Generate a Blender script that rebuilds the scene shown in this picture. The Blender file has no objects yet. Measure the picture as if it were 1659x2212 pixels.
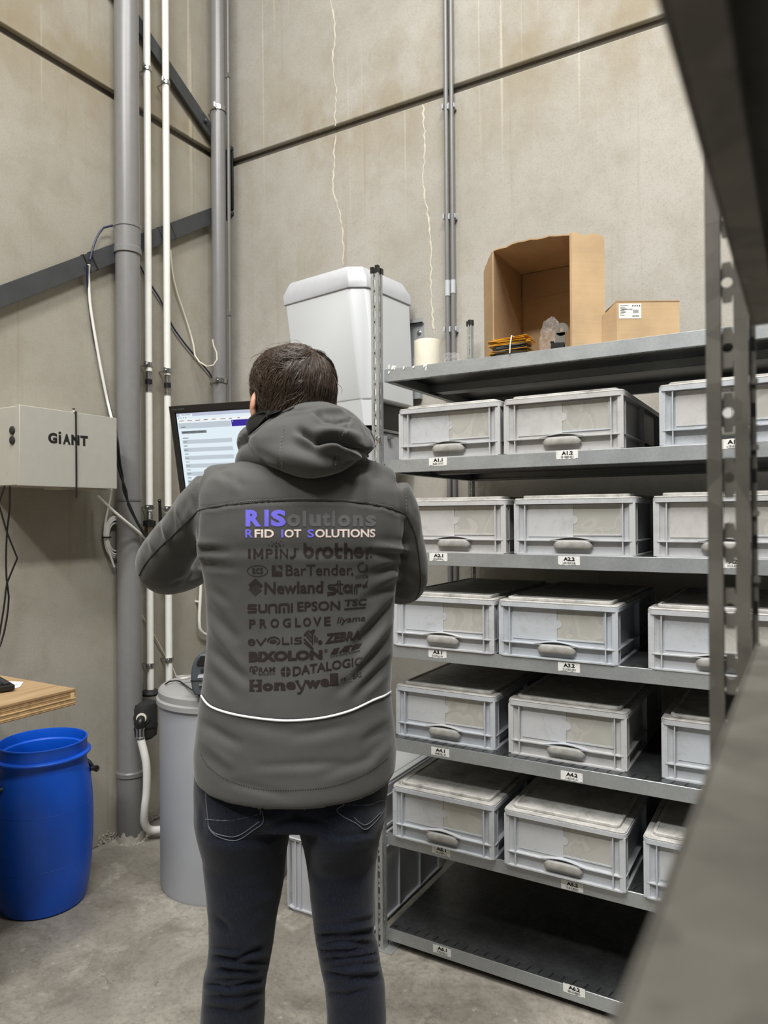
import bpy, bmesh, math, random
import numpy as np
from mathutils import Vector, Matrix, noise
from mathutils.bvhtree import BVHTree

S = bpy.context.scene
COL = S.collection
PI = math.pi
rnd = random.Random(7)

# ------------------------------------------------------------------ camera
# 24 mm-equivalent phone camera held between two shelves of the near unit.
# Room axes: +x along the back wall, +y towards the back wall, z up.
YAW, PITCH, ROLL, FPX = math.radians(30.2833), math.radians(0.3484), math.radians(-0.4433), 1562.5
IW, IH = 1659.0, 2212.0
CAM = np.array([0.0, 0.0, 1.388])
_r = np.array([math.cos(YAW), math.sin(YAW), 0]); FH = np.array([-math.sin(YAW), math.cos(YAW), 0]); _u = np.array([0, 0, 1.0])
FW = math.cos(PITCH) * FH + math.sin(PITCH) * _u
_u2 = -math.sin(PITCH) * FH + math.cos(PITCH) * _u
CR = math.cos(ROLL) * _r + math.sin(ROLL) * _u2
CU = -math.sin(ROLL) * _r + math.cos(ROLL) * _u2
cd = bpy.data.cameras.new('camera'); cam = bpy.data.objects.new('camera', cd); COL.objects.link(cam)
cam.matrix_world = Matrix(((CR[0], CU[0], -FW[0], CAM[0]), (CR[1], CU[1], -FW[1], CAM[1]), (CR[2], CU[2], -FW[2], CAM[2]), (0, 0, 0, 1)))
cd.sensor_fit = 'VERTICAL'; cd.sensor_height = 36.0; cd.lens = FPX / IH * 36.0
cd.clip_start = 0.01; cd.clip_end = 60
cd.dof.use_dof = True; cd.dof.focus_distance = 2.0; cd.dof.aperture_fstop = cd.lens / 3.6
S.camera = cam

# ------------------------------------------------------------------ light
W = bpy.data.worlds.new('world'); S.world = W; W.use_nodes = True
W.node_tree.nodes['Background'].inputs[0].default_value = (0.90, 0.95, 1.0, 1)
W.node_tree.nodes['Background'].inputs[1].default_value = 0.075

def area(name, loc, target, sx, sy, power, color=(1, 1, 1)):
    l = bpy.data.lights.new(name, 'AREA'); l.shape = 'RECTANGLE'; l.size = sx; l.size_y = sy; l.energy = power; l.color = color
    o = bpy.data.objects.new(name, l); COL.objects.link(o); o.location = loc
    d = Vector(target) - Vector(loc); o.rotation_euler = d.to_track_quat('-Z', 'Y').to_euler()
    return o
area('led_strip_aisle', (0.75, 0.45, 5.9), (0.75, 0.45, 0), 0.35, 2.6, 245, (1.0, 0.99, 0.97))
area('led_strip_left', (-0.75, -0.6, 5.9), (-0.75, -0.6, 0), 0.35, 2.6, 180, (1.0, 0.99, 0.97))
area('led_strip_hall', (-0.4, -2.4, 5.9), (-0.4, -2.4, 0), 2.6, 0.5, 300, (1.0, 0.99, 0.97))

S.view_settings.view_transform = 'Standard'; S.view_settings.look = 'None'
S.view_settings.gamma = 1.0; S.view_settings.use_curve_mapping = False
S.view_settings.exposure = 0.0

# ------------------------------------------------------------------ measuring helpers
def ray(px, py):
    return (px - IW / 2) / FPX * CR - (py - IH / 2) / FPX * CU + FW
def at(px, py, axis, val):
    d = ray(px, py); k = 'xyz'.index(axis); t = (val - CAM[k]) / d[k]
    return CAM + t * d
def atZ(px, py, Z):
    return CAM + Z * ray(px, py)
XL, YB = -2.60, 2.862            # wall planes
def onL(px, py, off=0.0): return at(px, py, 'x', XL + off)
def onB(px, py, off=0.0): return at(px, py, 'y', YB - off)

# ------------------------------------------------------------------ mesh helpers
class MB:
    def __init__(s): s.v = []; s.f = []; s.m = []
    def add(s, verts, faces, mi=0):
        o = len(s.v); s.v += [tuple(map(float, p)) for p in verts]
        for f in faces: s.f.append(tuple(i + o for i in f)); s.m.append(mi)
    def box(s, x0, x1, y0, y1, z0, z1, mi=0):
        s.add([(x0,y0,z0),(x1,y0,z0),(x1,y1,z0),(x0,y1,z0),(x0,y0,z1),(x1,y0,z1),(x1,y1,z1),(x0,y1,z1)],
              [(0,3,2,1),(4,5,6,7),(0,1,5,4),(1,2,6,5),(2,3,7,6),(3,0,4,7)], mi)
    def obox(s, c, ax, ay, az, mi=0):        # oriented box: centre and three half vectors
        c, ax, ay, az = map(np.array, (c, ax, ay, az)); p = []
        for k in (-1, 1):
            for (i, j) in ((-1,-1),(1,-1),(1,1),(-1,1)): p.append(c + i*ax + j*ay + k*az)
        s.add(p, [(0,3,2,1),(4,5,6,7),(0,1,5,4),(1,2,6,5),(2,3,7,6),(3,0,4,7)], mi)
    def loft(s, rings, mi=0, cap0=True, cap1=True, closed=True):
        n = len(rings[0]); vs = [p for r in rings for p in r]; fs = []
        for i in range(len(rings) - 1):
            for j in range(n if closed else n - 1):
                a, b = i*n + j, i*n + (j+1) % n
                fs.append((a, b, b + n, a + n))
        if closed and cap0: fs.append(tuple(reversed(range(n))))
        if closed and cap1: fs.append(tuple(range((len(rings)-1)*n, len(rings)*n)))
        s.add(vs, fs, mi)
    def tube(s, pts, r, n=10, mi=0, cap=True, step=None):
        pts = [np.array(p, float) for p in pts]
        if step: pts, r = smooth_path(pts, r, step)
        m = len(pts); rs = r if hasattr(r, '__len__') else [r]*m
        t0 = pts[1]-pts[0]; t0 = t0/np.linalg.norm(t0)
        up = np.array([0,0,1.0]) if abs(t0[2]) < .9 else np.array([1.0,0,0])
        nrm = np.cross(t0, up); nrm /= np.linalg.norm(nrm); rings = []
        for i in range(m):
            t = (pts[min(i+1,m-1)]-pts[max(i-1,0)]); t = t/(np.linalg.norm(t)+1e-12)
            nrm = nrm - t*np.dot(nrm,t); nrm /= (np.linalg.norm(nrm)+1e-12); b = np.cross(t, nrm)
            rings.append([pts[i]+rs[i]*(math.cos(2*PI*k/n)*nrm+math.sin(2*PI*k/n)*b) for k in range(n)])
        s.loft(rings, mi, cap, cap)
    def lathe(s, prof, c=(0,0,0), n=40, mi=0, axis='z', cap=True):
        rings = []
        for r, z in prof:
            ring = []
            for k in range(n):
                a = 2*PI*k/n; x, y = r*math.cos(a), r*math.sin(a)
                p = {'z': (x,y,z), 'x': (z,x,y), 'y': (y,z,x)}[axis]
                ring.append((c[0]+p[0], c[1]+p[1], c[2]+p[2]))
            rings.append(ring)
        s.loft(rings, mi, cap, cap)
    def prism(s, poly, fn, h0, h1, mi=0):    # poly of 2d points, fn(u, v, h) -> xyz
        n = len(poly); vs = [fn(u,v,h0) for u,v in poly]+[fn(u,v,h1) for u,v in poly]
        fs = [tuple(reversed(range(n))), tuple(range(n,2*n))]+[(i,(i+1)%n,(i+1)%n+n,i+n) for i in range(n)]
        s.add(vs, fs, mi)
    def ring_plate(s, outer, inner, z0, z1, mi=0):   # two closed 2d outlines of equal count
        n = len(outer); vs = []
        for z in (z0, z1):
            vs += [(x,y,z) for x,y in outer]+[(x,y,z) for x,y in inner]
        fs = []
        for i in range(n):
            j = (i+1) % n
            fs += [(i,n+i,n+j,j),(2*n+i,2*n+j,3*n+j,3*n+i),(i,j,2*n+j,2*n+i),(n+i,3*n+i,3*n+j,n+j)]
        s.add(vs, fs, mi)
    def mesh(s, name, mats, smooth=None, fixn=True):
        me = bpy.data.meshes.new(name); me.from_pydata(s.v, [], s.f)
        for m in (mats if isinstance(mats, (list, tuple)) else [mats]): me.materials.append(m)
        if len(me.polygons) == len(s.m): me.polygons.foreach_set('material_index', s.m)
        if fixn:
            bm = bmesh.new(); bm.from_mesh(me); bmesh.ops.recalc_face_normals(bm, faces=bm.faces); bm.to_mesh(me); bm.free()
        if smooth is not None:
            me.polygons.foreach_set('use_smooth', [True]*len(me.polygons)); me.set_sharp_from_angle(angle=math.radians(smooth))
        me.update(); return me
    def build(s, name, mats, parent=None, smooth=None, bevel=None, seg=2, fixn=True):
        return link(name, s.mesh(name, mats, smooth, fixn), parent, bevel, seg)

def link(name, me, parent=None, bevel=None, seg=2):
    o = bpy.data.objects.new(name, me); COL.objects.link(o)
    if parent is not None:
        o.parent = parent; o.matrix_parent_inverse = Matrix.Identity(4)
        if parent.get('world_parts'): 
            q = parent
            o.matrix_parent_inverse = Matrix.Translation(-Vector(q['world_parts']))
    if bevel:
        b = o.modifiers.new('bevel', 'BEVEL'); b.width = bevel; b.segments = seg; b.limit_method = 'ANGLE'; b.angle_limit = math.radians(40)
        o.data.polygons.foreach_set('use_smooth', [True]*len(o.data.polygons)); o.data.set_sharp_from_angle(angle=math.radians(50))
    return o
def thing(name, label, cat, loc=(0,0,0), rotz=0.0, group=None, world=False):
    o = bpy.data.objects.new(name, None); COL.objects.link(o); o.empty_display_size = 0.05
    o.location = loc; o.rotation_euler = (0,0,rotz); tag(o, label, cat, group)
    if world: o['world_parts'] = [float(c) for c in loc]
    return o
def tag(o, label, cat, group=None, kind=None):
    if label: o['label'] = label
    if cat: o['category'] = cat
    if group: o['group'] = group
    if kind: o['kind'] = kind
    return o
def dup(root, loc, rotz=None, label=None):
    r = root.copy(); COL.objects.link(r); r.location = loc
    if rotz is not None: r.rotation_euler = (0,0,rotz)
    if label: r['label'] = label
    for ch in list(root.children):
        c = ch.copy(); COL.objects.link(c); c.parent = r
        for g in list(ch.children):
            d = g.copy(); COL.objects.link(d); d.parent = c
    return r
def smooth_path(pts, r, step):
    P = [np.array(p, float) for p in pts]; R = list(r) if hasattr(r,'__len__') else [r]*len(P)
    out = []; ro = []
    for i in range(len(P)-1):
        p0,p1,p2,p3 = P[max(i-1,0)],P[i],P[i+1],P[min(i+2,len(P)-1)]
        k = max(1,int(np.linalg.norm(p2-p1)/step))
        for j in range(k):
            t = j/k
            out.append(.5*((2*p1)+(-p0+p2)*t+(2*p0-5*p1+4*p2-p3)*t*t+(-p0+3*p1-3*p2+p3)*t**3)); ro.append(R[i]*(1-t)+R[i+1]*t)
    out.append(P[-1]); ro.append(R[-1]); return out, ro
def rrect(w, d, r, cx=0, cy=0, k=4):
    p = []
    for (sx,sy,a0) in ((1,1,0),(-1,1,90),(-1,-1,180),(1,-1,270)):
        for i in range(k+1):
            a = math.radians(a0+90*i/k); p.append((cx+sx*(w/2-r)+r*math.cos(a), cy+sy*(d/2-r)+r*math.sin(a)))
    return p
def tris(me): return sum(len(p.vertices)-2 for p in me.polygons)

# ------------------------------------------------------------------ materials
def srgb(r, g, b):
    f = lambda c: (c/255/12.92) if c/255 <= .04045 else ((c/255+.055)/1.055)**2.4
    return (f(r), f(g), f(b), 1)
class NT:
    def __init__(s, name):
        s.m = bpy.data.materials.new(name); s.m.use_nodes = True; s.t = s.m.node_tree; s.b = s.t.nodes['Principled BSDF']
    def n(s, typ, **kw):
        q = s.t.nodes.new(typ)
        for k, v in kw.items():
            if k.startswith('i_'): q.inputs[k[2:].replace('_',' ')].default_value = v
            else: setattr(q, k, v)
        return q
    def l(s, a, b): s.t.links.new(a, b)
    def coord(s, which='Object', scale=(1,1,1), loc=(0,0,0)):
        tc = s.n('ShaderNodeTexCoord'); mp = s.n('ShaderNodeMapping'); mp.inputs['Scale'].default_value = scale; mp.inputs['Location'].default_value = loc
        s.l(tc.outputs[which], mp.inputs[0]); return mp.outputs[0]
    def noise(s, vec, scale, detail=4, rough=.55, dist=0.0):
        q = s.n('ShaderNodeTexNoise'); q.inputs['Scale'].default_value = scale; q.inputs['Detail'].default_value = detail
        q.inputs['Roughness'].default_value = rough; q.inputs['Distortion'].default_value = dist
        if vec is not None: s.l(vec, q.inputs['Vector'])
        return q.outputs['Fac']
    def ramp(s, fac, stops):
        q = s.n('ShaderNodeValToRGB'); e = q.color_ramp.elements
        while len(e) < len(stops): e.new(.5)
        for el, (p, c) in zip(e, stops): el.position = p; el.color = c if len(c) == 4 else (*c, 1)
        s.l(fac, q.inputs[0]); return q.outputs[0]
    def fr(s, fac, a, b):                     # scalar smooth step
        q = s.n('ShaderNodeMapRange'); q.inputs['From Min'].default_value = a; q.inputs['From Max'].default_value = b; s.l(fac, q.inputs['Value']); return q.outputs[0]
    def mix(s, fac, a, b, mode='MIX'):
        q = s.n('ShaderNodeMix'); q.data_type = 'RGBA'; q.blend_type = mode
        for sock, v in ((q.inputs['Factor'], fac), (q.inputs[6], a), (q.inputs[7], b)):
            if hasattr(v, 'is_linked'): s.l(v, sock)
            else: sock.default_value = v
        return q.outputs[2]
    def math(s, op, a, b=0.0):
        q = s.n('ShaderNodeMath', operation=op)
        for sock, v in zip(q.inputs, (a, b)):
            if hasattr(v, 'is_linked'): s.l(v, sock)
            else: sock.default_value = v
        return q.outputs[0]
    def bump(s, h, strength=.2, dist=.01):
        q = s.n('ShaderNodeBump'); q.inputs['Strength'].default_value = strength; q.inputs['Distance'].default_value = dist
        s.l(h, q.inputs['Height']); s.l(q.outputs[0], s.b.inputs['Normal']); return q
    def set(s, color=None, rough=None, metal=None, **kw):
        if color is not None:
            if hasattr(color, 'is_linked'): s.l(color, s.b.inputs['Base Color'])
            else: s.b.inputs['Base Color'].default_value = color
        if rough is not None:
            if hasattr(rough, 'is_linked'): s.l(rough, s.b.inputs['Roughness'])
            else: s.b.inputs['Roughness'].default_value = rough
        if metal is not None: s.b.inputs['Metallic'].default_value = metal
        for k, v in kw.items(): s.b.inputs[k.replace('_',' ')].default_value = v
        return s.m
def plain(name, c, rough=.5, metal=0.0, var=.08, scale=30, bump=0.0, **kw):
    t = NT(name); v = t.coord(); n = t.noise(v, scale, 5)
    d = tuple(x*(1-var) for x in c[:3])+(1,); l = tuple(min(1,x*(1+var)) for x in c[:3])+(1,)
    t.set(t.ramp(n, [(.3, d), (.7, l)]), rough, metal, **kw)
    if bump: t.bump(n, bump, .002)
    return t.m

def m_concrete_wall(name, tint=(1,1,1)):
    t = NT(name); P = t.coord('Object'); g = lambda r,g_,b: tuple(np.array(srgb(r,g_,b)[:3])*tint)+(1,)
    big = t.noise(P, 1.1, 6, .6, .3); mid = t.noise(P, 7, 6, .65, .4); fine = t.noise(P, 150, 4, .7)
    c = t.ramp(big, [(.3, g(164,160,150)), (.5, g(173,169,160)), (.72, g(182,178,170))])
    c = t.mix(t.math('MULTIPLY', t.fr(mid, .46, .80), .75), c, g(156,149,135))
    c = t.mix(t.math('MULTIPLY', t.fr(t.noise(P, 17, 6, .75, .3), .55, .85), .3), c, g(146,139,124))
    # vertical streaks, rust-yellow wash along the panel joint
    st = t.noise(t.coord('Object', (26,26,.7)), 1.0, 4, .6); c = t.mix(t.math('MULTIPLY', t.fr(st, .60, .78), .45), c, g(150,136,112))
    tc = t.n('ShaderNodeTexCoord'); sp = t.n('ShaderNodeSeparateXYZ'); t.l(tc.outputs['Object'], sp.inputs[0]); z = sp.outputs[2]
    near = t.math('SUBTRACT', 1.0, t.math('MULTIPLY', t.math('ABSOLUTE', t.math('SUBTRACT', z, 3.30)), 2.0))
    wash = t.math('MULTIPLY', t.fr(near, 0.1, 1.0), t.fr(t.noise(t.coord('Object', (2.2,2.2,1.3), (3,1,0)), 2.0, 5, .6), .40, .62))
    c = t.mix(t.math('MULTIPLY', wash, .65), c, g(146,132,102))
    dr = t.noise(t.coord('Object', (34,34,.45), (5,5,2)), 1.0, 2, .4); hi = t.fr(z, 2.7, 3.4)
    c = t.mix(t.math('MULTIPLY', t.math('MULTIPLY', t.fr(dr, .67, .73), hi), .5), c, g(216,208,188))
    pit = t.n('ShaderNodeTexVoronoi'); pit.inputs['Scale'].default_value = 46; t.l(P, pit.inputs['Vector'])
    sm = t.math('MULTIPLY', t.math('LESS_THAN', pit.outputs['Distance'], .05), t.fr(t.noise(P, 5, 2), .52, .6))
    c = t.mix(t.math('MULTIPLY', sm, .7), c, g(92,86,76))
    c = t.mix(t.math('MULTIPLY', t.fr(fine, .50, .72), .5), c, g(140,134,121))
    t.set(c, .86); t.b.inputs['Specular IOR Level'].default_value = .25
    h = t.math('ADD', t.math('MULTIPLY', fine, .5), t.math('MULTIPLY', mid, .5)); t.bump(h, .22, .004)
    return t.m
def m_concrete_floor():
    t = NT('floor_concrete'); P = t.coord('Object')
    big = t.noise(P, 1.6, 6, .62, .6); mid = t.noise(P, 6, 7, .7, .7); fine = t.noise(P, 60, 4, .7)
    c = t.ramp(big, [(.30, srgb(118,113,104)), (.48, srgb(144,139,129)), (.68, srgb(170,165,154))])
    c = t.mix(t.math('MULTIPLY', t.fr(mid, .5, .72), .7), c, srgb(98,91,82))
    c = t.mix(t.math('MULTIPLY', t.fr(t.noise(t.coord('Object', (1,1,1), (4,2,0)), 3.2, 6, .7, 1.0), .56, .72), .55), c, srgb(192,186,174))
    c = t.mix(t.math('MULTIPLY', t.fr(t.noise(t.coord('Object', (9,2.2,1)), 2.6, 4, .7, .4), .62, .75), .5), c, srgb(86,82,76))
    c = t.mix(t.math('MULTIPLY', t.fr(t.noise(P, 24, 4, .7), .62, .72), .5), c, srgb(205,198,184))
    c = t.mix(t.math('MULTIPLY', t.fr(fine, .48, .75), .6), c, srgb(98,92,84))
    c = t.mix(t.math('MULTIPLY', t.fr(t.noise(P, 3.1, 8, .78, 1.2), .50, .66), .6), c, srgb(104,96,84))
    w = t.n('ShaderNodeTexVoronoi'); w.feature = 'DISTANCE_TO_EDGE'; w.inputs['Scale'].default_value = 2.6
    nz = t.noise(P, 5, 4); vv = t.n('ShaderNodeVectorMath', operation='ADD'); t.l(P, vv.inputs[0]); t.l(nz, vv.inputs[1]); t.l(vv.outputs[0], w.inputs['Vector'])
    cr = t.math('MULTIPLY', t.math('LESS_THAN', w.outputs['Distance'], .004), t.fr(t.noise(P, 2.3, 2), .55, .6))
    c = t.mix(t.math('MULTIPLY', cr, .5), c, srgb(74,70,64))
    t.set(c, t.fr(mid, -0.2, 1.4)); t.b.inputs['Specular IOR Level'].default_value = .3
    t.bump(t.math('ADD', mid, t.math('MULTIPLY', fine, .4)), .12, .004); return t.m
def m_galv(name, c1, c2, rough=.42, metal=.75, scale=55):
    t = NT(name); P = t.coord('Object'); v = t.n('ShaderNodeTexVoronoi'); v.inputs['Scale'].default_value = scale; t.l(P, v.inputs['Vector'])
    sx = t.n('ShaderNodeSeparateColor'); t.l(v.outputs['Color'], sx.inputs[0])
    n = t.noise(P, 12, 5, .6); f = t.math('ADD', t.math('MULTIPLY', sx.outputs[0], .22), t.math('MULTIPLY', n, .78))
    c = t.ramp(f, [(.3, c1), (.7, c2)]); c = t.mix(t.math('MULTIPLY', t.fr(t.noise(P, 70, 3), .62, .75), .35), c, tuple(x*.5 for x in c1[:3])+(1,))
    t.set(c, t.fr(n, .3-rough*1.2, .3+1.6*(1-rough)), metal); t.b.inputs['Roughness'].default_value = rough
    q = t.n('ShaderNodeMapRange'); q.inputs['To Min'].default_value = rough-.08; q.inputs['To Max'].default_value = rough+.12; t.l(n, q.inputs['Value']); t.l(q.outputs[0], t.b.inputs['Roughness'])
    t.bump(n, .03, .002); return t.m
def m_crate():
    t = NT('crate_plastic'); P0 = t.n('ShaderNodeTexCoord').outputs['Object']; oi = t.n('ShaderNodeObjectInfo')
    off = t.n('ShaderNodeVectorMath', operation='ADD'); sc = t.n('ShaderNodeVectorMath', operation='SCALE'); sc.inputs[0].default_value = (7,13,5)
    t.l(oi.outputs['Random'], sc.inputs['Scale']); t.l(P0, off.inputs[0]); t.l(sc.outputs[0], off.inputs[1]); P = off.outputs[0]
    base = t.mix(oi.outputs['Random'], srgb(184,189,195), srgb(190,188,185))
    d = t.noise(P, 14, 6, .7, .6); c = t.mix(t.math('MULTIPLY', t.fr(d, .5, .75), .45), base, srgb(140,138,134))
    d2 = t.noise(P, 48, 5, .75, 1.0); c = t.mix(t.math('MULTIPLY', t.fr(d2, .58, .72), .30), c, srgb(96,93,90))
    t.set(c, .5); t.b.inputs['Specular IOR Level'].default_value = .4; t.bump(d, .04, .002); return t.m
def m_crate_dirty():
    t = NT('crate_plastic_worn'); P = t.coord('Object'); oi = t.n('ShaderNodeObjectInfo')
    off = t.n('ShaderNodeVectorMath', operation='ADD'); t.l(P, off.inputs[0]); sc = t.n('ShaderNodeVectorMath', operation='SCALE'); sc.inputs[0].default_value = (5,9,2)
    t.l(oi.outputs['Random'], sc.inputs['Scale']); t.l(sc.outputs[0], off.inputs[1]); Q = off.outputs[0]
    d = t.noise(Q, 16, 7, .75, .8); c = t.ramp(d, [(.27, srgb(104,101,96)), (.40, srgb(164,162,157)), (.60, srgb(196,194,189))])
    t.set(c, .6); t.bump(d, .08, .003); return t.m
def m_film():
    t = NT('label_pocket_film'); P = t.coord('Object'); oi = t.n('ShaderNodeObjectInfo')
    off = t.n('ShaderNodeVectorMath', operation='ADD'); t.l(P, off.inputs[0]); sc = t.n('ShaderNodeVectorMath', operation='SCALE'); sc.inputs[0].default_value = (9,4,6)
    t.l(oi.outputs['Random'], sc.inputs['Scale']); t.l(sc.outputs[0], off.inputs[1]); n = t.noise(off.outputs[0], 9, 2, .4, 1.6)
    e = t.ramp(n, [(.40, srgb(172,171,164)), (.50, srgb(182,180,173)), (.52, srgb(168,167,161)), (.62, srgb(177,175,168))])
    t.set(e, .3); t.b.inputs['Coat Weight'].default_value = .35; t.b.inputs['Coat Roughness'].default_value = .12; t.bump(n, .25, .004); return t.m
def m_fabric(name, c, var=.12, weave=700, rough=.82, sheen=.25, big=6):
    t = NT(name); P = t.coord('Object'); n = t.noise(P, big, 4); w = t.noise(P, weave, 2)
    d = tuple(x*(1-var) for x in c[:3])+(1,); l = tuple(x*(1+var) for x in c[:3])+(1,)
    col = t.ramp(t.math('ADD', t.math('MULTIPLY', n, .5), t.math('MULTIPLY', w, .5)), [(.35, d), (.65, l)])
    t.set(col, rough); t.b.inputs['Sheen Weight'].default_value = sheen; t.b.inputs['Sheen Roughness'].default_value = .4
    t.b.inputs['Specular IOR Level'].default_value = .2; t.bump(w, .12, .0008); return t.m
def m_denim():
    t = NT('dark_denim'); P = t.coord('Object'); sn = t.noise(t.coord('Object', (900,900,60)), 1.0, 3); w = t.noise(P, 500, 2); b = t.noise(P, 9, 4)
    c = t.ramp(t.math('ADD', t.math('MULTIPLY', sn, .5), t.math('MULTIPLY', w, .5)), [(.36, srgb(11,14,22)), (.52, srgb(17,22,34)), (.7, srgb(35,42,62))])
    c = t.mix(t.math('MULTIPLY', t.fr(b, .58, .75), .22), c, srgb(48,54,68))
    t.set(c, .9); t.b.inputs['Specular IOR Level'].default_value = .15; t.b.inputs['Sheen Weight'].default_value = .15; t.bump(w, .15, .0008); return t.m
def m_wood():
    t = NT('plywood'); P = t.coord('Object', (14,1.4,14)); n = t.noise(P, 2.2, 6, .6, 1.2)
    c = t.ramp(n, [(.3, srgb(146,121,88)), (.5, srgb(166,139,104)), (.7, srgb(180,153,118))])
    t.set(c, .45); t.bump(n, .05, .002); return t.m
def m_card(name='cardboard', c=(178,150,116)):
    t = NT(name); P = t.coord('Object'); n = t.noise(P, 9, 5, .6); fl = t.noise(t.coord('Object', (2,2,150)), 1.0, 2)
    c0 = srgb(*c); c = t.ramp(t.math('ADD', t.math('MULTIPLY', n, .8), t.math('MULTIPLY', fl, .2)), [(.35, tuple(x*.88 for x in c0[:3])+(1,)), (.65, tuple(min(1, x*1.1) for x in c0[:3])+(1,))])
    t.set(c, .8); t.b.inputs['Specular IOR Level'].default_value = .2; t.bump(fl, .05, .001); return t.m
def m_emit(name, c, s):
    t = NT(name); t.set((0,0,0,1), .3); t.b.inputs['Emission Color'].default_value = c; t.b.inputs['Emission Strength'].default_value = s; return t.m
def m_clear(name, tint=(1,1,1,1), alpha=.09, rough=.06):
    t = NT(name); n = t.noise(t.coord(), 30, 3, .6, 1.0); t.set(tint, rough); t.b.inputs['Alpha'].default_value = alpha; t.bump(n, .5, .01); return t.m

M = {}
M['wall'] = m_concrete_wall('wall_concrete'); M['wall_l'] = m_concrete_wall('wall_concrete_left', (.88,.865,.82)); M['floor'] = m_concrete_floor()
M['joint'] = plain('joint_filler', srgb(104,98,90), .9)
M['ceil'] = plain('ceiling_sheet', srgb(190,190,188), .7)
M['pvc'] = plain('grey_pvc', srgb(124,123,122), .34, var=.04)
M['pvc_d'] = plain('grey_pvc_joint', srgb(110,109,107), .4, var=.04)
M['wpipe'] = plain('white_pipe', srgb(232,231,224), .38, var=.03)
M['chrome'] = plain('zinc_plated', srgb(190,190,188), .25, 1.0, var=.1)
M['brass'] = plain('nickel_brass', srgb(176,164,146), .3, 1.0)
M['blk'] = plain('black_plastic', srgb(24,24,25), .4, var=.15)
M['blk_r'] = plain('black_rubber', srgb(34,34,34), .7, var=.15)
M['anth'] = plain('anthracite_steel', srgb(66,68,70), .45, .2, var=.12, scale=14)
M['galv'] = m_galv('galvanised_steel', srgb(164,168,170), srgb(178,182,183), .42, .60, 190)
M['galv_deck'] = m_galv('galvanised_deck_shaded', srgb(104,107,108), srgb(132,135,136), .34, .88, 120)  # same steel as the flanges, darkened to carry the dim reflection between shelves
M['galv_n'] = m_galv('galvanised_steel_mottled_shaded', srgb(92,90,84), srgb(126,123,115), .6, .35, 40)  # mottled metal of the near unit, its shade put into the darker colour
M['galv_d'] = m_galv('galvanised_upright', srgb(168,171,170), srgb(194,197,196), .36, .6, 260)
M['crate'] = m_crate(); M['crate_w'] = m_crate_dirty(); M['film'] = m_film(); M['grip'] = plain('worn_grip', srgb(158,156,151), .55, var=.22, scale=45)
M['paper'] = plain('white_sticker', srgb(228,228,224), .6, var=.05, scale=60)
M['ink'] = plain('black_ink', srgb(18,18,18), .6)
M['cab'] = plain('light_grey_cabinet', srgb(172,170,161), .5, var=.03)
M['white'] = plain('white_plastic', srgb(210,213,215), .3, var=.02, scale=3)
M['whiteg'] = plain('pale_grey_plastic', srgb(186,188,192), .45, var=.03)
M['tank'] = plain('grey_tank_plastic', srgb(166,169,174), .45, var=.05, scale=5)
M['tankl'] = plain('grey_tank_lid', srgb(158,158,157), .4, var=.05, scale=5)
M['dgrey'] = plain('dark_blue_grey_plastic', srgb(72,77,82), .42, var=.06)
M['blue'] = plain('blue_drum_plastic', srgb(8,80,192), .38, var=.12, scale=4)
M['ply'] = m_wood(); M['plyd'] = plain('plywood_edge_dark', srgb(150,118,82), .8, var=.25, scale=60); M['plyl'] = plain('plywood_edge_light', srgb(214,182,132), .8, var=.2, scale=60)
M['card'] = m_card(); M['cardl'] = m_card('cardboard_light', (198,169,131))
M['jacket'] = m_fabric('softshell_fabric', srgb(77,77,75)); M['lining'] = m_fabric('black_quilted_lining', srgb(13,13,14), rough=.5, sheen=.05)
M['seam'] = plain('seam_dark', srgb(38,38,37), .8); M['stitch'] = plain('stitch_grey', srgb(112,112,108), .8)
M['reflex'] = plain('reflective_piping', srgb(240,240,240), .35)
M['denim'] = m_denim(); M['dstitch'] = plain('denim_stitch', srgb(96,98,106), .9)
M['skin'] = plain('skin', srgb(214,158,132), .5, var=.07, scale=20, Subsurface_Weight=.08)
M['hair'] = plain('dark_brown_hair', srgb(70,56,45), .42, var=.5, scale=180)
M['p_dark'] = plain('print_dark_brown', srgb(41,33,31), .42, var=.06); M['p_blue'] = plain('print_violet_blue', srgb(118,112,226), .35, var=.04)
M['p_pink'] = plain('print_pale_pink', srgb(238,220,212), .4, var=.02); M['p_gloss'] = plain('print_glossy_grey', srgb(102,102,102), .22, .0, var=.1)
M['cream'] = plain('cream_tape_roll', srgb(232,226,206), .35, var=.03)
M['amber'] = plain('amber_sheet', srgb(206,150,40), .3, var=.12, Alpha=.9); M['dk_sheet'] = plain('dark_grey_sheet', srgb(70,72,74), .5)
M['clear'] = m_clear('clear_film'); M['cream_cable'] = plain('cream_cable', srgb(214,208,190), .45); M['navy'] = plain('navy_cable', srgb(38,42,72), .4)
M['crack'] = plain('crack_filler', srgb(206,198,182), .9, var=.1)
M['efflo'] = plain('white_mortar', srgb(182,178,168), .95, var=.2, scale=40, bump=.6)
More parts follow.
